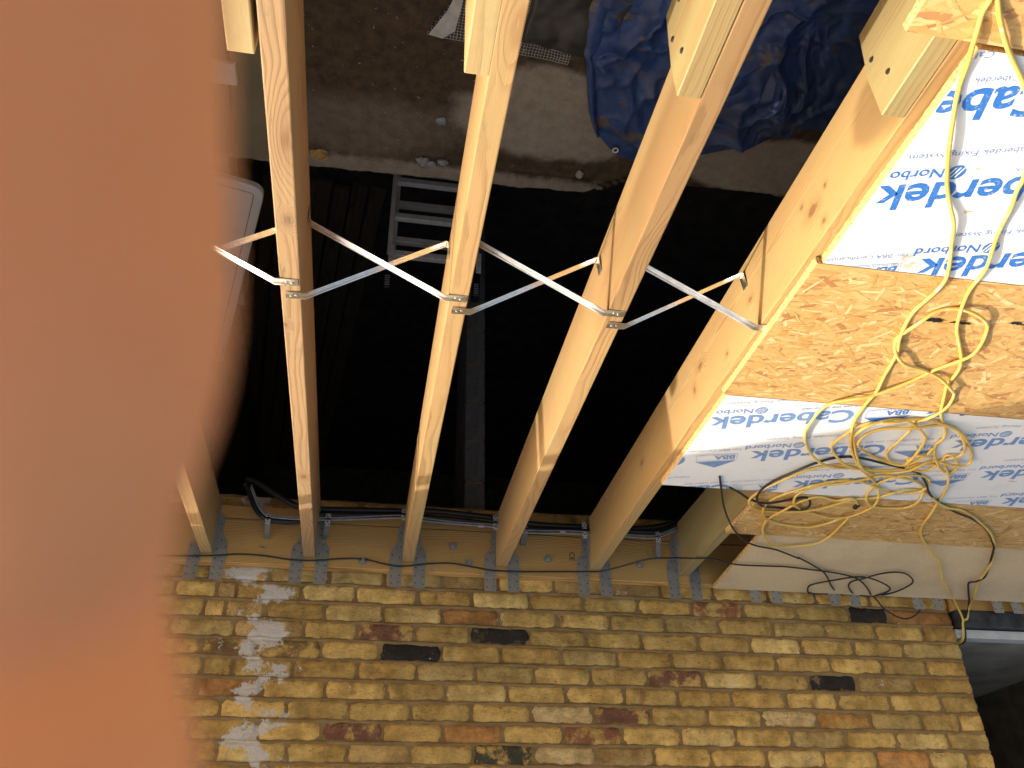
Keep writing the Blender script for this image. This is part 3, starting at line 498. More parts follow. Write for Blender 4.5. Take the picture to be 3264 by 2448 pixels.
courses = {}
for k in range(-5, 13):
    if k in J:
        js = list(J[k])
        while js[0] < .78: js.insert(0, js[0]+.238)
        if js[-1] > -2.8: js.append(-2.9) if js[-1] < -2.66 else js.extend([-2.74, -2.9])
        else: js[-1] = -2.9
    else:
        off = .12*(k % 2)+.02*N3(k*1.7, 2)
        js = [1.0-off-.238*i for i in range(17) if 1.0-off-.238*i > -2.8]+[-2.9]
    js = [1.045] + [x for x in js if x < .97]; courses[k] = js
nb = 0
for k, js in courses.items():
    zc = ZC0+CH*(k-.5)
    for a, b in zip(js, js[1:]):
        w = a-b-.011
        if w < .03 or zc-.03 < -.29: continue
        xc = (a+b)/2
        o = obj('brick', BM[rb.randrange(18)], None, wall, Vector((xc, .001+rb.uniform(-.002, .0025), zc+rb.uniform(-.002, .002)))-wall.location, (rb.uniform(-.02, .02), rb.uniform(-.010, .010), rb.uniform(-.008, .008)))
        o.scale = (w/.226*rb.choice((1, 1, -1)), 1, rb.uniform(.98, 1.06))
        c = brick_col(xc, zc); o.color = c; nb += 1
# courses above the picture: too many to part, one mass
bm = bmesh.new()
for k in range(13, 43):
    off = .12*(k % 2)
    for i in range(17):
        a, b = min(1.04, 1.04-off-.238*i+.238*(k % 2)*.5), 1.04-off-.238*(i+1)
        a = min(a, 1.04); b = max(b, -2.89)
        if a-b > .04: box_bm(b+.006, a-.006, 0.0, .04, ZC0+CH*(k-1)+.006, ZC0+CH*k-.006, bm=bm)
ub = obj('brick_mass', bm_mesh('brick_mass', bm), 'brick', wall, -wall.location); ub.color = (.43, .28, .085, 1); ub['kind'] = 'stuff'
dp = tag(empty('post', (1.37, .10, -.03)), 'slim upright post beyond the brick corner behind the finger', 'post')
obj('tube', tube_mesh('tube', [Vector((0, 0, -.03)), Vector((0, 0, 1.42))], .033, 14), 'black', dp)
for z in (.6,): obj('bracket', bm_mesh('bracket', box_bm(-.32, .04, -.04, .04, z, z+.03)), 'black', dp)

# ------------------------------------------------------------------ timber
JX = [.4, -.003, -.402, -.798, -1.2, -1.605]
JMAT = ['joist', 'joist_brown', 'joist', 'joist_painted_shade', 'joist_knotty', 'lap']
JLAB = ['floor joist nearest the finger, only its wall end showing', 'brownish floor joist with a knot near the wall, first clear of the finger', 'golden floor joist crossing above the aluminium ladder',
        'golden floor joist crossing above the blue tarpaulin', 'knotty floor joist carrying the cut edge of the deck boards', 'short length of greenish floor joist showing past the end of the white board']
GJ = 'floor joists hung off the brick wall'
def timber(name, mat, x, y0, y1, w=.047, z0=-.22, z1=0.0, rz=0.0, chamfer=None):
    L = y1-y0
    if chamfer:     # lower corner at the +y end cut off
        c, hz = chamfer; pr = [(-L/2, z0), (L/2-c, z0), (L/2, z0+hz), (L/2, z1), (-L/2, z1)]
        me = poly_prism(name, [(a, b-(z0+z1)/2) for a, b in pr], lambda a, b: (-w/2, a, b), (w, 0, 0), .0025)
    else:
        bm = box_bm(-w/2, w/2, -L/2, L/2, -(z1-z0)/2, (z1-z0)/2, .003, 2)
        me = bm_mesh(name, bm)
    return obj(name, me, mat, None, (x, (y0+y1)/2, (z0+z1)/2), (0, 0, rz))
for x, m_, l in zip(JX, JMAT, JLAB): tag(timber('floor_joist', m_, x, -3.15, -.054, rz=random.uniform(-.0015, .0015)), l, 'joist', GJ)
tag(timber('floor_joist', 'joist', .8, -3.15, -.054), 'floor joist hidden behind the finger', 'joist', GJ)
for x, l in zip((-1.975, -2.35, -2.757, -3.16, -3.58), ('first', 'second', 'third', 'fourth', 'fifth')):
    tag(timber('floor_joist', 'joist', x, -3.15, -.054), 'floor joist covered by the deck boards, %s from the cut edge' % l, 'joist', GJ)
GL = 'lapped joists bolted beside the floor joists'
for x, y1, ch, l in ((.0525, -2.424, None, 'pale lapped joist end beside the brownish joist'), (-.358, -2.445, None, 'pale lapped joist end with knots beside the joist above the ladder'),
                     (-.7515, -2.458, (.02, .13), 'lapped joist with chamfered end and two bolt heads above the blue tarpaulin'), (-1.152, -2.478, (.02, .12), 'greenish lapped joist with chamfered end at the corner of the deck boards'),
                     (.452, -2.43, None, 'lapped joist hidden behind the finger')):
    lp = tag(timber('lapped_joist', 'lap' if ch else 'lap_pale', x, -4.78, y1, chamfer=ch), l, 'joist', GL)
    if ch:
        for yy, zz in ((y1-.03, -.13), (y1-.085, -.175), (y1-.055, -.06)):
            if x < -1 and zz < -.15: continue
            bm = bmesh.new(); bmesh.ops.create_cone(bm, cap_ends=True, segments=10, radius1=.006, radius2=.005, depth=.004)
            bmesh.ops.rotate(bm, verts=bm.verts, matrix=Matrix.Rotation(math.pi/2, 3, 'Y'))
            obj('screw_head', bm_mesh('screw_head', bm), 'nail', lp, Vector((x+.0235+.001, yy, zz))-lp.location)
tag(timber('support_beam', 'joist', -1.55, -2.6, 2.6, w=.095, z0=-.46, z1=-.224, rz=math.pi/2), 'timber beam under the lapped joist ends', 'beam').location.y = -2.95

# ledger and lower batten with bolts, stamp
led = tag(obj('ledger_board', bm_mesh('ledger', box_bm(-2.125, 2.125, -.0235, .0235, -.096, .096, .003)), 'ledger', None, (-1.08, -.0275, -.061)), 'long pine ledger board bolted along the brick wall', 'board')
bat = tag(obj('batten', bm_mesh('batten', box_bm(-2.125, 2.125, -.022, .022, -.029, .029, .003)), 'ledger', None, (-1.08, -.026, -.189)), 'narrow pine batten fixed under the ledger board', 'batten')
def bolt(x, z):
    bm = bmesh.new(); bmesh.ops.create_cone(bm, cap_ends=True, segments=18, radius1=.0165, radius2=.0165, depth=.003)
    for g, rr, dd, oz in ((6, .0105, .009, .0055), (12, .0055, .009, .013)):
        r = bmesh.ops.create_cone(bm, cap_ends=True, segments=g, radius1=rr, radius2=rr*.92, depth=dd); bmesh.ops.translate(bm, verts=r['verts'], vec=(0, 0, oz))
    bmesh.ops.rotate(bm, verts=bm.verts, matrix=Matrix.Rotation(math.pi/2, 3, 'X'))
    obj('bolt', bm_mesh('bolt', bm), 'galv', led, Vector((x, -.0535, z))-led.location)
for x, z in ((-.589, -.084), (-.658, -.015), (-1.0, -.047), (-1.408, -.04), (-.218, .001)): bolt(x, z)
# ------------------------------------------------------------------ flat lettering
def text_mesh(body, size, bold=0.0, width=None):
    cu = bpy.data.curves.new('t', 'FONT'); cu.body = body; cu.size = size; cu.offset = bold*size; cu.resolution_u = 3
    o = bpy.data.objects.new('t', cu); C.objects.link(o)
    dg = bpy.context.evaluated_depsgraph_get(); me = bpy.data.meshes.new_from_object(o.evaluated_get(dg))
    bpy.data.objects.remove(o); bpy.data.curves.remove(cu)
    if width and len(me.vertices):
        xs = [v.co.x for v in me.vertices]; k = width/(max(xs)-min(xs)); x0 = min(xs)
        for v in me.vertices: v.co.x = (v.co.x-x0)*k
    return me
def clip_place(me, mat4, rect):
    bm = bmesh.new(); bm.from_mesh(me); bm.transform(mat4)
    for co, no in (((rect[0], 0, 0), (-1, 0, 0)), ((rect[1], 0, 0), (1, 0, 0)), ((0, rect[2], 0), (0, -1, 0)), ((0, rect[3], 0), (0, 1, 0))):
        if bm.faces: bmesh.ops.bisect_plane(bm, geom=bm.verts[:]+bm.edges[:]+bm.faces[:], plane_co=co, plane_no=no, clear_outer=True)
    if not bm.faces: bm.free(); return None
    out = bpy.data.meshes.new('print'); bm.to_mesh(out); bm.free(); return out
st = text_mesh('CE', .034, .01)
ce = obj('stamp', st, 'nail', led); ce.matrix_local = Matrix.Translation(Vector((-1.095, -.0513, -.085))-led.location) @ Euler((math.pi/2, -math.pi/2, 0)).to_matrix().to_4x4()

# ------------------------------------------------------------------ deck boards
def deck_board(mat, x0, x1, y0, y1, z0, z1, label, seed):
    """A sheet with a slightly ragged sawn left (+x) edge; top and edge are separate materials."""
    n = 90; vs, fs, mi = [], [], []; xc, yc = (x0+x1)/2, (y0+y1)/2
    for i in range(n+1):
        y = y0+(y1-y0)*i/n; e = x1+.0016*N3(y*60, seed)+.0012*N3(y*190, seed+4)
        vs += [(x0-xc, y-yc, z1), (e-.001-xc, y-yc, z1), (e+.001+.0012*N3(y*120, seed+9)-xc, y-yc, (z0+z1)/2), (e-xc, y-yc, z0), (x0-xc, y-yc, z0)]
    for i in range(n):
        for j in range(4): a = i*5+j; fs.append((a, a+1, a+6, a+5)); mi.append(1 if j in (1, 2) else 0)
    fs.append((4, 3, 2, 1, 0)); mi.append(1); q = n*5; fs.append((q, q+1, q+2, q+3, q+4)); mi.append(1)
    me = from_py('board', vs, fs); me.materials.append(MT[mat]); me.materials.append(MT['fibre'])
    me.polygons.foreach_set('material_index', mi)
    return tag(obj('deck_board', me, None, None, (xc, yc, 0)), label, 'board', 'deck boards laid on the joists')
TH = math.radians(14.6); T = Matrix.Rotation(TH, 4, 'Z')
def printed(board, rect, z, rows, worn=False):
    def put(name, me, u, v, base, mat='ink'):
        if not len(me.vertices): return
        if worn and base[1]-.0*base[0] > -1.45 and mat.startswith('ink'): mat += '_worn'
        m4 = Matrix.Translation((base[0], base[1], z)) @ T @ Matrix.Translation((u, v, 0))
        out = clip_place(me, m4, rect)
        if out: out.materials.append(MT[mat]); obj(name, out, None, board, -board.location)
    big = text_mesh('Caberdek', .1, .022, .425); nor = text_mesh('Norbord', .036, .014, .142); fix = text_mesh('Caberdek Fixing System', .0205, 0.004, .238)
    fb = text_mesh('For BBA Certification use the Caberdek', .0185, 0.003, .335); bba = text_mesh('BBA', .036, .03, .066); cn = text_mesh('CERTIFICATE NO. 02/3934', .0085, .002, .118)
    def disc(r, n=28): return from_py('d', [(r*math.cos(2*math.pi*i/n), r*math.sin(2*math.pi*i/n), 0) for i in range(n)], [tuple(range(n))])
    def quad(*p): return from_py('q', [(a, b, .0004) for a, b in p], [tuple(range(len(p)))])
    def frame(x0, y0, x1, y1, t):
        return from_py('f', [(x0, y0, 0), (x1, y0, 0), (x1, y1, 0), (x0, y1, 0), (x0+t, y0+t, 0), (x1-t, y0+t, 0), (x1-t, y1-t, 0), (x0+t, y1-t, 0)], [(0, 1, 5, 4), (1, 2, 6, 5), (2, 3, 7, 6), (3, 0, 4, 7)])
    for xe, c in rows:
        for rep in (-3, -2, -1, 0, 1, 2):
            x = xe+rep*.61; y = c+.26*x; base = (x, y)         # right-hand end of the big word, mid height
            if not (rect[0]-.9 < x < rect[1]+.9): continue
            put('printed_word', big, -.425, -.036, base)
            put('printed_word', nor, -.12, -.075, base)
            lg = (-.145, -.062)
            put('printed_logo', disc(.0185), *lg, base)
            for s in (-.009, 0, .009): put('logo_stripe', quad((s-.007, -.013), (s-.0035, -.013), (s+.0095, .013), (s+.006, .013)), *lg, base, 'white_ink')
            put('printed_line', fix, -.275, -.117, base, 'ink2')
            put('printed_triangle', quad((0, 0), (.13, 0), (.065, .044)), .04, .018, base)
            put('printed_box', frame(0, 0, .13, .044, .0014), .04, -.030, base, 'ink2')
            put('printed_word', bba, .047, -.018, base); put('printed_line', cn, .046, -.0275, base, 'ink2')
            put('printed_line', fb, .035, -.062, base, 'ink2')
bA = deck_board('film', -3.75, -1.205, -2.652, -2.091, .002, .022, 'white printed deck board in full sun beside the top of the yellow cables', 1)
printed(bA, (-3.75, -1.208, -2.652, -2.092), .0226, [(-1.0, -2.212), (-1.215, -1.977), (-1.43, -1.73), (-.785, -2.45)])
bC = deck_board('film', -3.75, -1.203, -1.522, -.945, .002, .022, 'white printed deck board half in shadow under the coiled yellow cable', 2)
printed(bC, (-3.75, -1.206, -1.522, -.946), .0226, [(-1.0, -1.285), (-1.213, -1.045), (-1.42, -.81), (-1.65, -.57), (-1.86, -.335), (-2.07, -.10)], True)
deck_board('osb', -3.75, -1.191, -2.088, -1.525, .002, .022, 'strand board deck sheet between the two white boards', 3)
deck_board('osb', -3.75, -1.585, -.942, -.577, .002, .022, 'strand board deck sheet in shade beside the grey chipboard', 4)
deck_board('osb', -3.75, -1.06, -3.25, -2.663, .002, .022, 'strand board deck sheet at the corner nearest the camera', 5)
bE = deck_board('chip', -3.75, -1.735, -.262, .262, .0, .018, 'dusty grey chipboard sheet lying loose against the brick wall', 6)
bE.location = (bE.location.x, -.312, .014); bE.rotation_euler = (math.atan(.073), 0, 0)
def strands(board, x0, x1, y0, y1, n, seed):
    rg = random.Random(seed); vs, fs = [], []
    for i in range(n):
        L, W = rg.uniform(.018, .075), rg.uniform(.005, .017); a = rg.gauss(0, .55) if rg.random() < .75 else rg.uniform(-1.6, 1.6)
        x, y = rg.uniform(x0, x1), rg.uniform(y0, y1); ca, sa = math.cos(a), math.sin(a); z = .0222+.0006*rg.random()
        q = [(-L/2, -W/2*rg.uniform(.3, 1)), (L/2*rg.uniform(.5, 1), -W/2), (L/2, W/2*rg.uniform(.2, 1)), (-L/2*rg.uniform(.6, 1), W/2)]
        pts = [(x+u*ca-v*sa, y+u*sa+v*ca) for u, v in q]
        if any(not (x0 < p[0] < x1 and y0 < p[1] < y1) for p in pts): continue
        b0 = len(vs); t1, t2 = rg.uniform(-.0002, .0002), rg.uniform(-.0002, .0002)
        vs += [(pts[0][0], pts[0][1], z), (pts[1][0], pts[1][1], z+t1), (pts[2][0], pts[2][1], z+t1+t2), (pts[3][0], pts[3][1], z+t2)]; fs.append((b0, b0+1, b0+2, b0+3))
    o = obj('strands', from_py('strands', vs, fs), 'flake', board, -board.location); o['kind'] = 'stuff'
def smear(x, y, rx, ry, seed):
    n = 40; vs = [(x+rx*math.cos(2*math.pi*i/n)*(.45+1.2*abs(N3(i*.9, seed))), y+ry*math.sin(2*math.pi*i/n)*(.5+.9*abs(N3(i*1.3, seed+5))), .0236) for i in range(n)]
    return from_py('smear', vs+[(x, y, .0236)], [(i, (i+1) % n, n) for i in range(n)])
bB = [o for o in C.objects if o.get('label', '').startswith('strand board deck sheet between')][0]
for o in list(C.objects):
    l = o.get('label', '')
    if l.startswith('strand board deck sheet between'): strands(o, -2.5, -1.195, -2.087, -1.526, 2300, 1)
    if l.startswith('strand board deck sheet in shade'): strands(o, -3.4, -1.59, -.941, -.578, 1700, 2)
    if l.startswith('strand board deck sheet at the'): strands(o, -1.9, -1.064, -3.0, -2.664, 900, 3)
for i, (x, y, rx, ry) in enumerate(((-1.585, -1.935, .04, .012), (-1.66, -1.935, .05, .007), (-1.845, -1.955, .034, .012), (-1.80, -1.955, .03, .008))):
    obj('paint_smear', smear(x, y, rx, ry, i*3.0), 'black', bB, -bB.location)

# ------------------------------------------------------------------ herringbone struts
def strut_mesh(P):
    """Folded strip swept along P0 (tab end) .. P3; ribbed between the bends."""
    dirs = []; P = [Vector(p) for p in P]
    segs = [(P[0], P[1], 0), (P[1], P[1].lerp(P[2], .09), 1), (P[1].lerp(P[2], .09), P[1].lerp(P[2], .93), 2), (P[1].lerp(P[2], .93), P[2], 1), (P[2], P[3], 0)]
    rings = [(P[0], 0), (P[1], 0), (P[1].lerp(P[2], .10), 1), (P[1].lerp(P[2], .5), 1), (P[1].lerp(P[2], .92), 1), (P[2].lerp(P[1], .02), 0), (P[2].lerp(P[3], .12), 0), (P[3], 0)]
    prof = [(-.0118, .0006), (-.009, -.0012), (-.006, -.0010), (-.0032, .0012), (-.001, .0022), (.001, .0022), (.0032, .0012), (.006, -.0010), (.009, -.0012), (.0118, .0006)]
    vs, fs = [], []; m = len(prof); Y = Vector((0, 1, 0))
    for i, (p, rib) in enumerate(rings):
        a = rings[max(i-1, 0)][0]; b = rings[min(i+1, len(rings)-1)][0]; t = (b-a).normalized(); side = (Y-t*Y.dot(t)).normalized(); nrm = t.cross(side)
        if nrm.z < 0 and abs(nrm.z) > .2: nrm = -nrm
        w = 1.0 if not rib else .92
        for s, h in prof: vs.append(p+side*s*w+nrm*(h*1.2 if rib else .0006))
    for i in range(len(rings)-1):
        for k in range(m-1): a = i*m+k; fs.append((a, a+1, a+m+1, a+m))
    bm = bmesh.new(); bvs = [bm.verts.new(v) for v in vs]
    for f in fs: bm.faces.new([bvs[k] for k in f])
    bmesh.ops.recalc_face_normals(bm, faces=bm.faces); bmesh.ops.solidify(bm, geom=bm.faces[:], thickness=.0011)
    me = bm_mesh('strut', bm); me.set_sharp_from_angle(angle=.75); return me
nail_me = None
def nail(parent, p, mat='nail', r=.0034):
    global nail_me
    if nail_me is None:
        bm = bmesh.new(); bmesh.ops.create_cone(bm, cap_ends=True, segments=8, radius1=.0034, radius2=.0026, depth=.002); nail_me = bm_mesh('nail', bm); nail_me.materials.append(MT['dull'])
    return obj('nail', nail_me, None, parent, Vector(p)-parent.location)
NM = ['finger joist', 'brown joist', 'ladder joist', 'tarpaulin joist', 'deck edge joist']
for g in range(4):
    a, b = JX[g], JX[g+1]
    s1 = empty('herringbone_strut', (a, -1.765, 0))
    tag(s1, 'bright zinc strut from the top of the %s down to the %s' % (NM[g], NM[g+1]), 'strut', 'herringbone struts between the joists')
    P = [(a+.012, -1.765, .0012), (a-.034, -1.767, .0025), (b+.0285, -1.792, -.195), (b+.0255, -1.792, -.145)]
    obj('strut_strip', strut_mesh([Vector(p)-s1.location for p in P]), 'strut', s1, smooth=True)
    nail(s1, (a-.001, -1.763, .0035)); nail(s1, (a-.013, -1.767, .0035))
    s2 = empty('herringbone_strut', (b, -1.808, 0))
    tag(s2, 'bright zinc strut from the top of the %s down to the %s' % (NM[g+1], NM[g]), 'strut', 'herringbone struts between the joists')
    P = [(b-.019, -1.812, .0012), (b+.034, -1.812, .0025), (a-.0285, -1.858, -.15), (a-.0255, -1.858, -.20)]
    obj('strut_strip', strut_mesh([Vector(p)-s2.location for p in P]), 'strut', s2, smooth=True)
    nail(s2, (b-.005, -1.810, .0035)); nail(s2, (b+.007, -1.814, .0035))

# ------------------------------------------------------------------ joist hangers
def flange(sgn, top=.106):
    pr = [(.0245, top), (.074, top), (.075, -.045), (.050, -.083), (.047, -.150), (.036, -.172), (.0245, -.175)]
    return poly_prism('flange', [(sgn*x, z) for x, z in pr], lambda x, z: (x, 0, z), (0, .0012, 0))
FM = {s: flange(s) for s in (1, -1)}
def side_plate(): return poly_prism('plate', [(-.001, -.205), (-.001, .0), (-.03, -.02), (-.06, -.12), (-.06, -.222), (-.001, -.222)], lambda y, z: (0, y, z), (.0011, 0, 0))
SP = side_plate(); SEAT = bm_mesh('seat', box_bm(-.0255, .0255, -.06, -.001, -.2235, -.2222))
dots = {}
for s in (1, -1):
    bm = bmesh.new()
    for x, z in ((.034, .085), (.064, .09), (.034, .055), (.064, .06), (.034, .02), (.064, .03), (.036, -.02), (.066, -.03), (.034, -.065), (.048, -.06), (.036, -.10), (.036, -.13)):
        r = bmesh.ops.create_cone(bm, cap_ends=True, segments=8, radius1=.0028, radius2=.0028, depth=.0012)
        bmesh.ops.rotate(bm, verts=r['verts'], matrix=Matrix.Rotation(math.pi/2, 3, 'X')); bmesh.ops.translate(bm, verts=r['verts'], vec=(s*x, -.0009, z))
    dots[s] = bm_mesh('fixing_holes', bm)
HL = ['joist hanger on the wall end of the joist by the finger', 'joist hanger on the wall end of the brown joist', 'joist hanger on the wall end of the joist over the ladder', 'joist hanger on the wall end of the joist over the tarpaulin',
      'joist hanger on the wall end of the joist at the deck edge', 'joist hanger beside the grey chipboard sheet, on the short visible joist', 'joist hanger hidden behind the finger']
XS = JX+[.8, -1.975, -2.35, -2.757, -3.16]
HL += ['joist hanger straps under the grey chipboard sheet', 'strap ends of a joist hanger showing above the chipboard, furthest from the doorway', 'strap ends of a joist hanger beside the wall corner, right of the chipboard loop', 'strap ends of a joist hanger over the black steel beam']
for x, l in zip(XS, HL):
    h = tag(empty('joist_hanger', (x, -.0535, 0)), l, 'hanger', 'galvanised hangers along the ledger')
    for s in (1, -1):
        f = obj('flange', FM[s].copy(), 'galv' if (s > 0 or x < .3) else 'galv', h)
        if x == JX[0] and s > 0: f.rotation_euler = (.05, 0, 0)
        hd = obj('fixing_holes', dots[s], 'nail', f); hd['kind'] = 'stuff'
        obj('side_plate', SP, 'galv', h, (s*.0242-.0005, 0, 0))
    obj('hanger_seat', SEAT, 'galv', h)

# ------------------------------------------------------------------ fixing bands and cables under the ledger
def band(x, z0, z1, zt, dx, label):
    b = tag(empty('fixing_band', (x, -.118, z0)), label, 'strap', 'perforated bands holding the cables')
    n = 16; me = bmesh.new()
    w = .0105; rows = int((z1-z0)/.011)+1
    vs = [me.verts.new((sx*w, -.004*math.sin(math.pi*j/rows), (z1-z0)*j/rows)) for j in range(rows+1) for sx in (-1, 1)]
    for j in range(rows): me.faces.new((vs[2*j], vs[2*j+1], vs[2*j+3], vs[2*j+2]))
    bmesh.ops.solidify(me, geom=me.faces[:], thickness=.001)
    obj('band_strip', bm_mesh('band', me), 'white', b)
    bm = bmesh.new()
    for j in range(rows):
        for sx in ((0,) if j % 2 else (-1, 1)):
            r = bmesh.ops.create_cone(bm, cap_ends=True, segments=10, radius1=.0034 if sx == 0 else .0026, radius2=.0026, depth=.0006)
            bmesh.ops.rotate(bm, verts=r['verts'], matrix=Matrix.Rotation(math.pi/2, 3, 'X'))
            bmesh.ops.translate(bm, verts=r['verts'], vec=(sx*.006, -.0023-.004*math.sin(math.pi*(j+.5)/rows), (z1-z0)*(j+.5)/rows))
    hh = obj('band_holes', bm_mesh('band_holes', bm), 'black', b); hh['kind'] = 'stuff'
    if zt > z1:
        tw = [(0, 0, z1-z0), (dx*.4, .03, (z1-z0)+(zt-z1)*.5), (dx, .064, zt-z0)]
        m2 = bmesh.new(); v2 = []
        for p in tw: v2 += [m2.verts.new((p[0]-w, p[1], p[2])), m2.verts.new((p[0]+w, p[1], p[2]))]
        for j in range(2): m2.faces.new((v2[2*j], v2[2*j+1], v2[2*j+3], v2[2*j+2]))
        bmesh.ops.solidify(m2, geom=m2.faces[:], thickness=.001)
        obj('band_tail', bm_mesh('band_tail', m2), 'dull', b)
    return b
band(.176, -.16, -.114, -.072, .0, 'white dotted fixing band around the cable bend nearest the finger')
band(-.062, -.172, -.117, -.082, .009, 'white dotted fixing band just past the brown joist')
band(-.373, -.214, -.160, -.16, 0, 'dull fixing band tucked against the joist over the ladder')
band(-.762, -.208, -.140, -.14, 0, 'dull fixing band tucked against the joist over the tarpaulin')
band(-.892, -.165, -.137, -.10, 0, 'short white fixing band beside the joist over the tarpaulin')
band(-1.152, -.198, -.122, -.122, 0, 'bright fixing band against the joist at the deck edge')
band(-1.483, -.172, -.124, -.069, -.012, 'white dotted fixing band next to the chipboard end')
def cable(name, mat, pts, r, label, cat='cable', n=5, sides=8, group=None, jit=0.0, seed=0, lift=0.0):
    P = [Vector(p) for p in pts]
    sp = spline(P, n)
    if jit or lift:
        for i, p in enumerate(sp):
            if p.y < -.06: p.z += r+lift*(.5+.5*math.sin(i*.31+seed*1.7)); p.x += jit*N3(i*.09, seed); p.y += jit*N3(i*.09, seed+20)
    base = sp[0].copy()
    return tag(obj(name, tube_mesh(name, [p-base for p in sp], r, sides), mat, None, base, smooth=True), label, cat, group)
cable('conduit', 'black', K1, .0125, 'thicker black conduit looping out from under the ledger', 'conduit', n=6, sides=10)
cable('conduit', 'black', K2, .0115, 'black conduit bent round below the thick one along the ledger', 'conduit', n=6, sides=10)
for i, dz in enumerate((0.0, -.007, .006)):
    cable('grey_cable', 'greycable', [(x, y-.004*i, z+dz+.003*N3(x*4, i)) for x, y, z in K3], .003, ('upper', 'middle', 'lower')[i]+' of the thin grey cables tied along the black conduit', group='thin grey cables')
for x, z, l in ((-.70, -.152, 'small white cable tag left of the joist over the tarpaulin'), (-1.055, -.142, 'small white cable tag between the tarpaulin joist and the deck edge joist')):
    tag(box('cable_tag', 'white', x-.012, x+.012, -.121, -.119, z-.006, z+.004, .0004), l, 'tag')

# cables on the deck
DZ = -.003
def flat(P): return [(x, y, z-.005 if y < -.58 else z+.003) for x, y, z in P]
tail = [(-2.905, -.03, .20), (-2.925, .03, .226), (-2.92, .10, .215)]
y1 = cable('yellow_cable', 'yellow', flat(Y1), .0046, 'yellow cable running from the top corner straight into the lower coils', group='yellow extension cables', lift=.007, seed=1, jit=.002)
ce_ = flat(Y1)[-1]
tag(box('cable_plug', 'black', ce_[0]-.006, ce_[0]+.008, ce_[1]-.004, ce_[1]+.024, .023, .036, .002), 'small dark connector on the loose end of the yellow cable', 'connector')
cable('yellow_cable', 'yellow', flat(Y2)[:-3]+[(-2.916, -.035, .16), (-2.93, .02, .214), (-2.92, .10, .215)], .0046, 'yellow cable running down the outer side and over the chipboard to the doorway', group='yellow extension cables', lift=.007, seed=2, jit=.002)
cable('yellow_cable', 'yellow', flat(Y3), .0046, 'yellow cable with a raised loop on the sunny strand board', group='yellow extension cables', lift=.013, seed=3, jit=.002)
cable('yellow_cable', 'yellow', flat(Y4)[:-3]+[(-2.918, -.04, .15), (-2.935, .02, .216), (-2.93, .10, .217)], .0046, 'yellow cable from the coil curving beside the black cable to the doorway', group='yellow extension cables', lift=.009, seed=4, jit=.002)
GB = 'black cables lying on the deck'
cable('black_cable', 'black', flat(B1)[:-3]+[(-2.925, -.04, .15), (-2.945, .02, .218), (-2.94, .10, .219)], .0042, 'black cable arching through the yellow coils to the doorway', group=GB, lift=.010, seed=5)
cable('black_cable', 'black', flat(B2), .0036, 'black cable hanging off the white board end onto the chipboard', group=GB, lift=.004, seed=6)
cable('black_cable', 'black', [(x, -.066, max(z, .004) if min(abs(x-j) for j in JX) < .06 else z) for x, y, z in B3a[:19]]+[(-1.159, -.075, .006), (-1.23, -.085, .004), (-1.317, -.161, .0), (-1.387, -.235, .0), (-1.47, -.262, .002), (-1.564, -.275, .004), (-1.64, -.29, .008)]+flat(B3b)[:-6]+[(-2.50, -.06, .07), (-2.535, -.045, .105), (-2.595, -.04, .140), (-2.642, -.04, .146), (-2.685, -.045, .13), (-2.714, -.05, .104)],
      .0036, 'thin black cable slung along the wall ends of all the joists', group=GB, lift=.0005, seed=7)
cable('black_cable', 'black', flat(B4), .0036, 'black cable coiled in flat loops on the grey chipboard', group=GB, lift=.008, seed=8)
# ------------------------------------------------------------------ down below: ladder, pier, tarpaulin, clutter
lad = tag(empty('ladder', (-.455, -.06, -3.0)), 'scuffed aluminium double ladder standing in the dark below the joists', 'ladder')
lean = Matrix.Rotation(-.085, 4, 'X')
def lpart(name, mat, x0, x1, y0, y1, z0, z1, bev=.002, parent=None):
    bm = box_bm(x0, x1, y0, y1, z0+3, z1+3, bev); bmesh.ops.rotate(bm, verts=bm.verts, cent=(0, 0, 0), matrix=Matrix.Rotation(-.085, 3, 'X'))
    return obj(name, bm_mesh(name, bm), mat, parent or lad)
for sec, (dy, zr) in enumerate(((0, (-1.765, -2.02, -2.275, -2.53, -2.785)), (.062, (-1.905, -2.16, -2.415, -2.67)))):
    w = .235 if sec == 0 else .215
    for s in (1, -1):
        rl = lpart('rail', 'alu', s*w-.013, s*w+.013, dy-.028, dy+.028, -3.0, -1.72, .003)
        if sec == 0:
            ft = lpart('rubber_foot', 'black', s*w-.02, s*w+.02, dy-.034, dy+.034, -1.735, -1.525, .006, parent=rl)
            for k in range(5): lpart('foot_rib', 'greycable', s*w-.012, s*w+.012, dy-.0365, dy-.033, -1.60+k*.014, -1.594+k*.014, .0005, parent=rl)
            lpart('clamp', 'alu', s*w-.024, s*w+.004, dy-.04, dy-.03, -1.80, -1.67, .002, parent=rl)
    for z in zr: lpart('rung', 'alu', -w+.012, w-.012, dy-.018, dy+.018, z-.019, z+.019, .004)
pier = tag(empty('block_pier', (-.715, .43, -3.0)), 'pier of stacked grey concrete blocks behind the ladder', 'pier')
bmsh = bm_mesh('block', box_bm(-.049, .049, -.219, .219, -.1085, .1085, .003)); bmsh.materials.append(MT['block'])
z = -.30-.109; k = 0
while z > -3.0:
    obj('block', bmsh, None, pier, Vector((-.715+.002*N3(k, 1), .43, z))-pier.location); z -= .2285; k += 1
box('pier_mortar', 'blockmortar', -.757, -.673, .22, .64, -3.0, -.30, parent=pier)

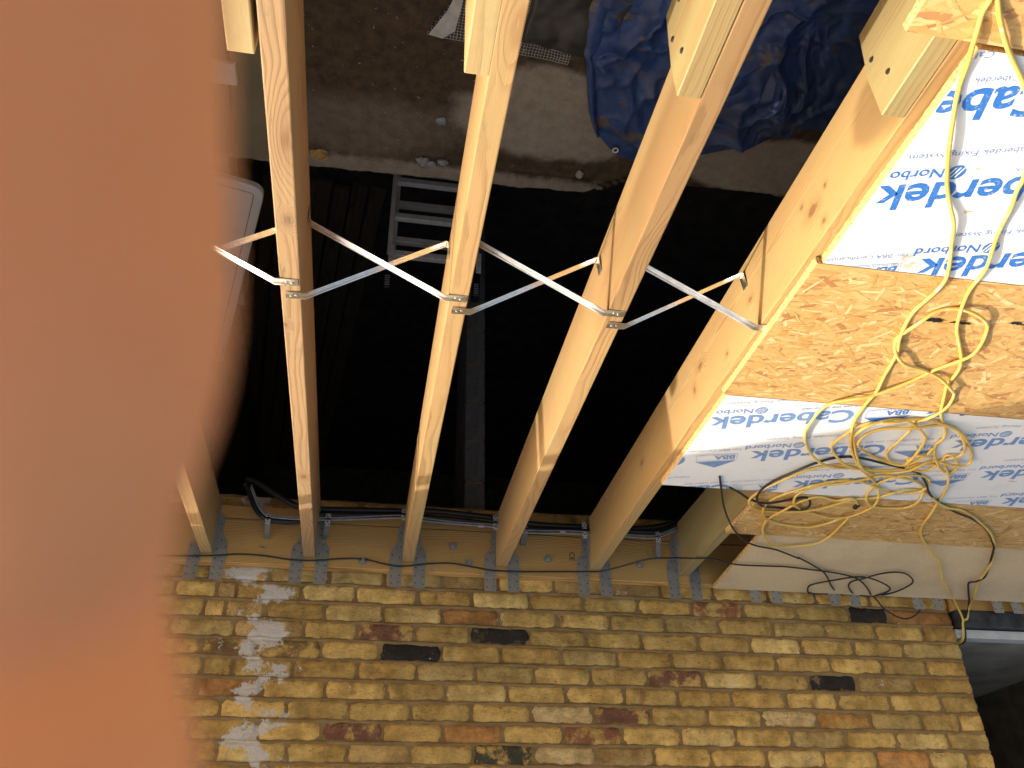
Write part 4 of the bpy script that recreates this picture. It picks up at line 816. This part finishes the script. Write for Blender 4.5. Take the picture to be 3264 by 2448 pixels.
# planks lying in the cellar
for i in range(7):
    x0 = .60-i*.118; me = bm_mesh('plank', box_bm(-.053, .053, -2.1, 2.1, -.022, .022, .003))
    o = obj('plank', me, 'plank', None, (x0+.245, .72+2.1+.1*N3(i, 4), -2.976+(.046 if i % 3 == 1 else 0)), (0, 0, -.116+.012*N3(i*2.2, 1)))
    tag(o, 'dark plank in the cellar, number %s from the white panel' % ('one two three four five six seven'.split()[i]), 'plank', 'dark planks lying in the cellar')

# blue tarpaulin
TO = [(-.815, -1.843), (-.834, -1.674), (-.857, -1.616), (-.903, -1.468), (-.939, -1.376), (-.992, -1.297), (-1.065, -1.232), (-1.116, -1.209), (-1.181, -1.199), (-1.30, -1.225), (-1.411, -1.268), (-1.514, -1.315), (-1.591, -1.350), (-1.657, -1.40), (-1.712, -1.435), (-1.807, -1.465), (-1.919, -1.465), (-2.3, -1.48), (-2.75, -1.52), (-2.8, -2.75), (-1.6, -2.8), (-.80, -2.7)]
def tarp_z(x, y):
    w = Vector((x*2.3+.35*N3(x*3, y*3, 2), y*2.3+.35*N3(x*3, y*3, 5), 0))
    rid = (1-abs(noise.noise(w*1.1)))**6*.045+(1-abs(noise.noise(w*2.9+Vector((5, 2, 0)))))**7*.028+(1-abs(noise.noise(w*6.5+Vector((1, 7, 0)))))**8*.006+.010*noise.noise(w*3.5)+.002*noise.noise(w*22)
    hump = .05*math.exp(-((x+1.62)/.30)**2-((y+1.62)/.12)**2)*(.6+.9*abs(N3(x*14, y*14)))
    return -1.290+rid+hump
def disc_sheet(outline, centre, zf, na=320, nr=90):
    cx, cy = centre; vs, fs = [(cx, cy, zf(cx, cy))], []
    sp = [p for p in spline([(a, b, 0) for a, b in outline+outline[:1]], 8)]
    bd = []
    for i in range(na):
        t = i/na*(len(sp)-1); j = int(t); p = sp[j].lerp(sp[min(j+1, len(sp)-1)], t-j); bd.append(p)
    for r in range(1, nr+1):
        s = r/nr
        for p in bd:
            x, y = cx+(p.x-cx)*s, cy+(p.y-cy)*s; f = 1 if s < .93 else 1-.8*(s-.93)/.07
            vs.append((x, y, -1.292+(zf(x, y)+1.292)*f+.002))
    for k in range(na): fs.append((0, 1+k, 1+(k+1) % na))
    for r in range(nr-1):
        for k in range(na): a = 1+r*na+k; b = 1+r*na+(k+1) % na; fs.append((a, a+na, b+na, b))
    return from_py('sheet', vs, fs)
tarp = empty('tarpaulin', (-1.5, -1.85, -1.295)); tag(tarp, 'crumpled dusty blue tarpaulin lying on the concrete slab', 'tarpaulin')
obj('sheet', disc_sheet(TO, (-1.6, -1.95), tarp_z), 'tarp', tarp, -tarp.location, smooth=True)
fl = spline([(-.80, -2.1, 0), (-.815, -1.843, 0), (-.836, -1.674, 0), (-.860, -1.616, 0), (-.905, -1.468, 0), (-.940, -1.376, 0), (-.975, -1.315, 0)], 8); vs, fs = [], []
for i, p in enumerate(fl):
    w = (.075 if i < 18 else .05)*(1-.7*i/len(fl))+.006*N3(i*.5, 1)
    for j in range(5): s = j/4; vs.append((p.x+.006-w*s, p.y, -1.268+.012*math.sin(math.pi*s)+.005*N3(i*.4, j*.6)+(-.012 if j in (0,) else 0)))
for i in range(len(fl)-1):
    for j in range(4): a = i*5+j; fs.append((a, a+1, a+6, a+5))
obj('folded_edge', from_py('folded', vs, fs), 'tarp', tarp, -tarp.location, smooth=True)
bm = bmesh.new(); n1, n2, R1, R2 = 20, 8, .0105, .0028
rg = [[bm.verts.new(((R1+R2*math.cos(2*math.pi*j/n2))*math.cos(2*math.pi*i/n1), (R1+R2*math.cos(2*math.pi*j/n2))*math.sin(2*math.pi*i/n1), R2*math.sin(2*math.pi*j/n2))) for j in range(n2)] for i in range(n1)]
for i in range(n1):
    for j in range(n2): bm.faces.new((rg[i][j], rg[(i+1) % n1][j], rg[(i+1) % n1][(j+1) % n2], rg[i][(j+1) % n2]))
ez = tarp_z(-1.066, -1.262)+.005
obj('eyelet', bm_mesh('eyelet', bm), 'white', tarp, Vector((-1.065, -1.255, ez))-tarp.location)
obj('eyelet_hole', from_py('h', [(.0085*math.cos(i*.524), .0085*math.sin(i*.524), 0) for i in range(12)], [tuple(range(12))]), 'nail', tarp, Vector((-1.065, -1.255, ez))-tarp.location)
GS = [(-.60, -2.3), (-.622, -1.82), (-.612, -1.665), (-.66, -1.655), (-.709, -1.642), (-.791, -1.632), (-.86, -1.645), (-.95, -1.8), (-1.0, -2.3)]
tag(obj('plastic_sheet', disc_sheet(GS, (-.78, -1.95), lambda x, y: -1.272+.012*N3(x*9, y*9)+.008*N3(x*25, y*25), 90, 30), 'greysheet', smooth=True), 'dusty dark plastic sheet tucked beside the tarpaulin', 'sheet')
ms = tag(empty('mesh_sheet', (-.45, -1.7, -1.293)), 'torn white reinforcing mesh lying on the slab', 'mesh')
ang = math.atan2(.040, -.49); ca, sa = math.cos(ang), math.sin(ang); vs, fs = [], []; nu, nv, cell = 45, 24, .0112
for j in range(nv+1):
    for i in range(nu+1):
        u, v = i*cell, j*cell; x, y = -.293+ca*u+sa*v*-1*-1, -1.632+sa*u-v*.99
        vs.append((x-.10*v+.003*N3(i*.4, j*.4), y, -1.288+.006*N3(i*.12, j*.12)+.002*N3(i*.7, j*.7)))
for j in range(nv):
    for i in range(nu):
        if i < j*.55-.5: continue
        a = j*(nu+1)+i; fs.append((a, a+1, a+nu+2, a+nu+1))
mo_ = obj('mesh_net', from_py('net', vs, fs), 'mesh', ms, -ms.location); wf = mo_.modifiers.new('w', 'WIREFRAME'); wf.thickness = .0028; wf.use_even_offset = False
P_ = [(-.297, -1.634), (-.345, -1.626), (-.385, -1.66), (-.392, -1.72), (-.40, -1.79), (-.37, -1.79), (-.352, -1.735)]
obj('woven_patch', from_py('patch', [(x, y, -1.2835+.003*N3(x*20, y*20)) for x, y in P_], [tuple(range(len(P_)))]), 'mesh', ms, -ms.location)

# white panel on the ledge, card, offcut
wp = tag(empty('plastic_tray', (.62, -.3, -1.297)), 'white plastic tray with rounded corners and a groove, half hidden by the finger', 'tray')
c0 = Vector((.296, -.835)); dv = Vector((.232, .973)); ev = Vector((.973, -.232)); Lp, Wp = 1.36, .8
def rrect(inset, r, n=7):
    out = []
    for (cx, cy, a0) in ((r, r, 180), (Lp-r, r, 270), (Lp-r, Wp-r, 0), (r, Wp-r, 90)):
        for k in range(n):
            a = math.radians(a0+90*k/(n-1)); s = cx+(r-inset)*math.cos(a); t = cy+(r-inset)*math.sin(a)
            out.append(c0+dv*s+ev*t)
    return out
def ring_strip(i0, i1, r, z):
    a, b = rrect(i0, r), rrect(i1, r); n = len(a)
    return from_py('ring', [(p.x, p.y, z) for p in a]+[(p.x, p.y, z) for p in b], [(i, (i+1) % n, n+(i+1) % n, n+i) for i in range(n)])
pr = [(p.x, p.y) for p in rrect(0, .055)]
obj('panel_sheet', poly_prism('panel', pr, lambda x, y: (x, y, -1.295), (0, 0, .035), .005), 'plastic', wp, -wp.location)
obj('rim_groove', ring_strip(.036, .0405, .055, -1.2594), 'groove', wp, -wp.location)
cd = tag(empty('card_sheet', (.5, -1.4, -1.297)), 'creased olive card sheet on the slab beside the brown joist', 'card')
for nm, x0, x1, t in (('card_flap', .20, .372, .03), ('card_flap', .376, 1.0, -.01)):
    vs = [(x0, -2.1, -1.292), (x1-.04, -2.1, -1.292+t*.2), (x1+.04, -.97, -1.292+t*.2), (x0+.03, -.985, -1.292)]
    obj(nm, from_py('flap', vs+[(a, b, c+.004) for a, b, c in vs], [(3, 2, 1, 0), (4, 5, 6, 7), (0, 1, 5, 4), (1, 2, 6, 5), (2, 3, 7, 6), (3, 0, 4, 7)]), 'card', cd, -cd.location)
tag(box('board_offcut', 'plastic', .36, .62, -1.42, -1.33, -1.288, -1.262, .004), 'pale offcut lying on the olive card by the finger', 'offcut')

# rubble and foam on the slab
def lump(name, mat, x, y, r, sq, label, cat, seed, grp=None):
    bm = bmesh.new(); bmesh.ops.create_icosphere(bm, subdivisions=3, radius=r)
    for v in bm.verts:
        n = v.co.normalized(); v.co *= 1+.35*noise.noise(n*1.6+Vector((seed, 0, 0)))+.14*noise.noise(n*5+Vector((0, seed, 0))); v.co.x *= sq[0]; v.co.y *= sq[1]; v.co.z *= sq[2]
    return tag(obj(name, bm_mesh(name, bm), mat, None, (x, y, -1.297+r*sq[2]*.5)), label, cat, grp)
lump('foam_lump', 'foam', .078, -1.032, .034, (1.1, .75, .4), 'lump of yellow foam on the slab edge by the brown joist', 'foam', 1)
lump('rubble_piece', 'stone', -.325, -1.062, .024, (1.0, .8, .5), 'blue grey rubble piece on the slab edge, nearer the brown joist', 'rubble', 2, 'rubble on the slab edge')
lump('rubble_piece', 'stone', -.362, -1.050, .018, (1.2, .7, .5), 'flat blue grey rubble piece between two others on the slab edge', 'rubble', 3, 'rubble on the slab edge')
lump('rubble_piece', 'stone', -.405, -1.068, .019, (1.1, .6, .6), 'blue grey rubble piece on the slab edge, nearer the joist over the ladder', 'rubble', 4, 'rubble on the slab edge')
lump('rubble_piece', 'pinkstone', -.962, -1.09, .018, (.8, 1.0, .7), 'pale stone beside the broken slab corner', 'rubble', 5, 'rubble on the slab edge')
lump('rubble_piece', 'stone', -.378, -1.265, .02, (1, .9, .25), 'flat grey chip in the middle of the slab', 'rubble', 6)
for i in range(6): lump('rubble_piece', 'concrete', -1.06-.03*i, -1.035-.018*i+.012*N3(i, 2), .016+.008*abs(N3(i, 5)), (1, .8, .6), ('brown broken concrete lump at the slab break, %s from the ladder' % 'first second third fourth fifth sixth'.split()[i]), 'rubble', 10+i, 'broken lumps at the slab break')
bm = bmesh.new(); rc = random.Random(5)
for i in range(150):
    x, y = rc.uniform(-1.0, .2), rc.uniform(-1.85, -.98); s = rc.uniform(.001, .0035)
    r = bmesh.ops.create_cube(bm, size=1.0); L = rc.uniform(1, 4)
    m4 = Matrix.Translation((x, y, -1.296)) @ Euler((rc.uniform(-.4, .4), rc.uniform(-.4, .4), rc.uniform(0, 6.3))).to_matrix().to_4x4() @ Matrix.Diagonal((s*L, s, s*.7, 1))
    bmesh.ops.transform(bm, matrix=m4, verts=r['verts'])
tag(obj('debris', bm_mesh('debris', bm), 'stone'), kind='stuff')
vs, fs = [], []
for i in range(60):
    x = -.55-.45*i/59; y = -1.058+.010*N3(i*.35, 3)+.006*N3(i*1.1, 5); w = .0012+.0022*abs(N3(i*.6, 9))+(.004 if i > 52 else 0)
    vs += [(x, y-w, -1.2925), (x, y+w, -1.2925)]
for i in range(59): fs.append((2*i, 2*i+1, 2*i+3, 2*i+2))
obj('crack', from_py('crack', vs, fs), 'nail', slab)

# ------------------------------------------------------------------ the photographer's hand, a finger across the lens
FPX, CW, CHH = 2665.95, 1632.0, 1224.0
def cp(u, v, d): return CAM + (FWD + RIGHT*(-(u-CW)/FPX) + UP*(-(CHH-v)/FPX))*d
edge = [(-1500, 210), (-1350, 420), (-1100, 560), (-700, 650), (-300, 690), (0, 700), (300, 705), (600, 712), (900, 722), (1100, 712), (1250, 685), (1426, 635), (1651, 540), (1800, 480), (1900, 445), (1960, 430), (2040, 445), (2103, 480), (2253, 545), (2448, 605), (2800, 640), (3300, 650), (3900, 620), (4300, 600), (4700, 640), (5600, 690), (6400, 700)]
XC, DC = -200.0, .034
def finger(xc0, dz, dv, sc, curl=0.0):
    vs, fs = [], []; n = 28; m = 0
    for (v, e) in edge:
        hw = max(e-XC, 60)*DC/FPX*sc; d = DC+dz+curl*((v+1500)/8000.0)
        dep = hw*.86 if v > -900 else hw*.8
        bend = .0022*math.exp(-((v-1955)/260.0)**2)
        for k in range(n):
            a = 2*math.pi*k/n
            c = cp(xc0, v+dv, d); vs.append(c - RIGHT*(hw*math.cos(a)) + FWD*(dep*math.sin(a)+bend)); 
        m += 1
    for i in range(m-1):
        for k in range(n): k2 = (k+1) % n; fs.append((i*n+k, i*n+k2, (i+1)*n+k2, (i+1)*n+k))
    fs.append(tuple(range(n))[::-1]); fs.append(tuple((m-1)*n+k for k in range(n)))
    return vs, fs
AV, AF = [], []
def add(vf):
    o = len(AV); AV.extend(vf[0]); AF.extend([tuple(i+o for i in f) for f in vf[1]])
add(finger(-200, 0, 0, 1.0)); add(finger(-2050, .001, -350, 1.02)); add(finger(-3900, .004, 0, .98)); add(finger(-5600, .006, 700, .86))
bm = bmesh.new(); bmesh.ops.create_icosphere(bm, subdivisions=3, radius=1.0)
pc = cp(-2600, 8300, .05)
bmv = [pc - RIGHT*v.co.x*.044 + UP*(v.co.y*.052) + FWD*(v.co.z*.016) for v in bm.verts]; bmf = [tuple(v.index for v in f.verts) for f in bm.faces]; bm.free()
add((bmv, bmf))
tb = spline([cp(-600, 9200, .05), cp(700, 8200, .052), cp(1500, 6800, .055), cp(1800, 5600, .056)], 6)
tm = tube_mesh('thumb', tb, lambda t: .0125-.003*t, 16); add(([v.co.copy() for v in tm.vertices], [tuple(p.vertices) for p in tm.polygons]))
hb = cp(-2600, 8300, .05)
hand = obj('hand', from_py('hand', [v-hb for v in AV], AF), 'skin', None, hb)
tag(hand, "blurred orange finger of the photographer's hand covering one side of the view", 'hand')
rm = hand.modifiers.new('r', 'REMESH'); rm.mode = 'VOXEL'; rm.voxel_size = .0011; rm.use_smooth_shade = True
sm = hand.modifiers.new('s', 'SMOOTH'); sm.factor = .5; sm.iterations = 4
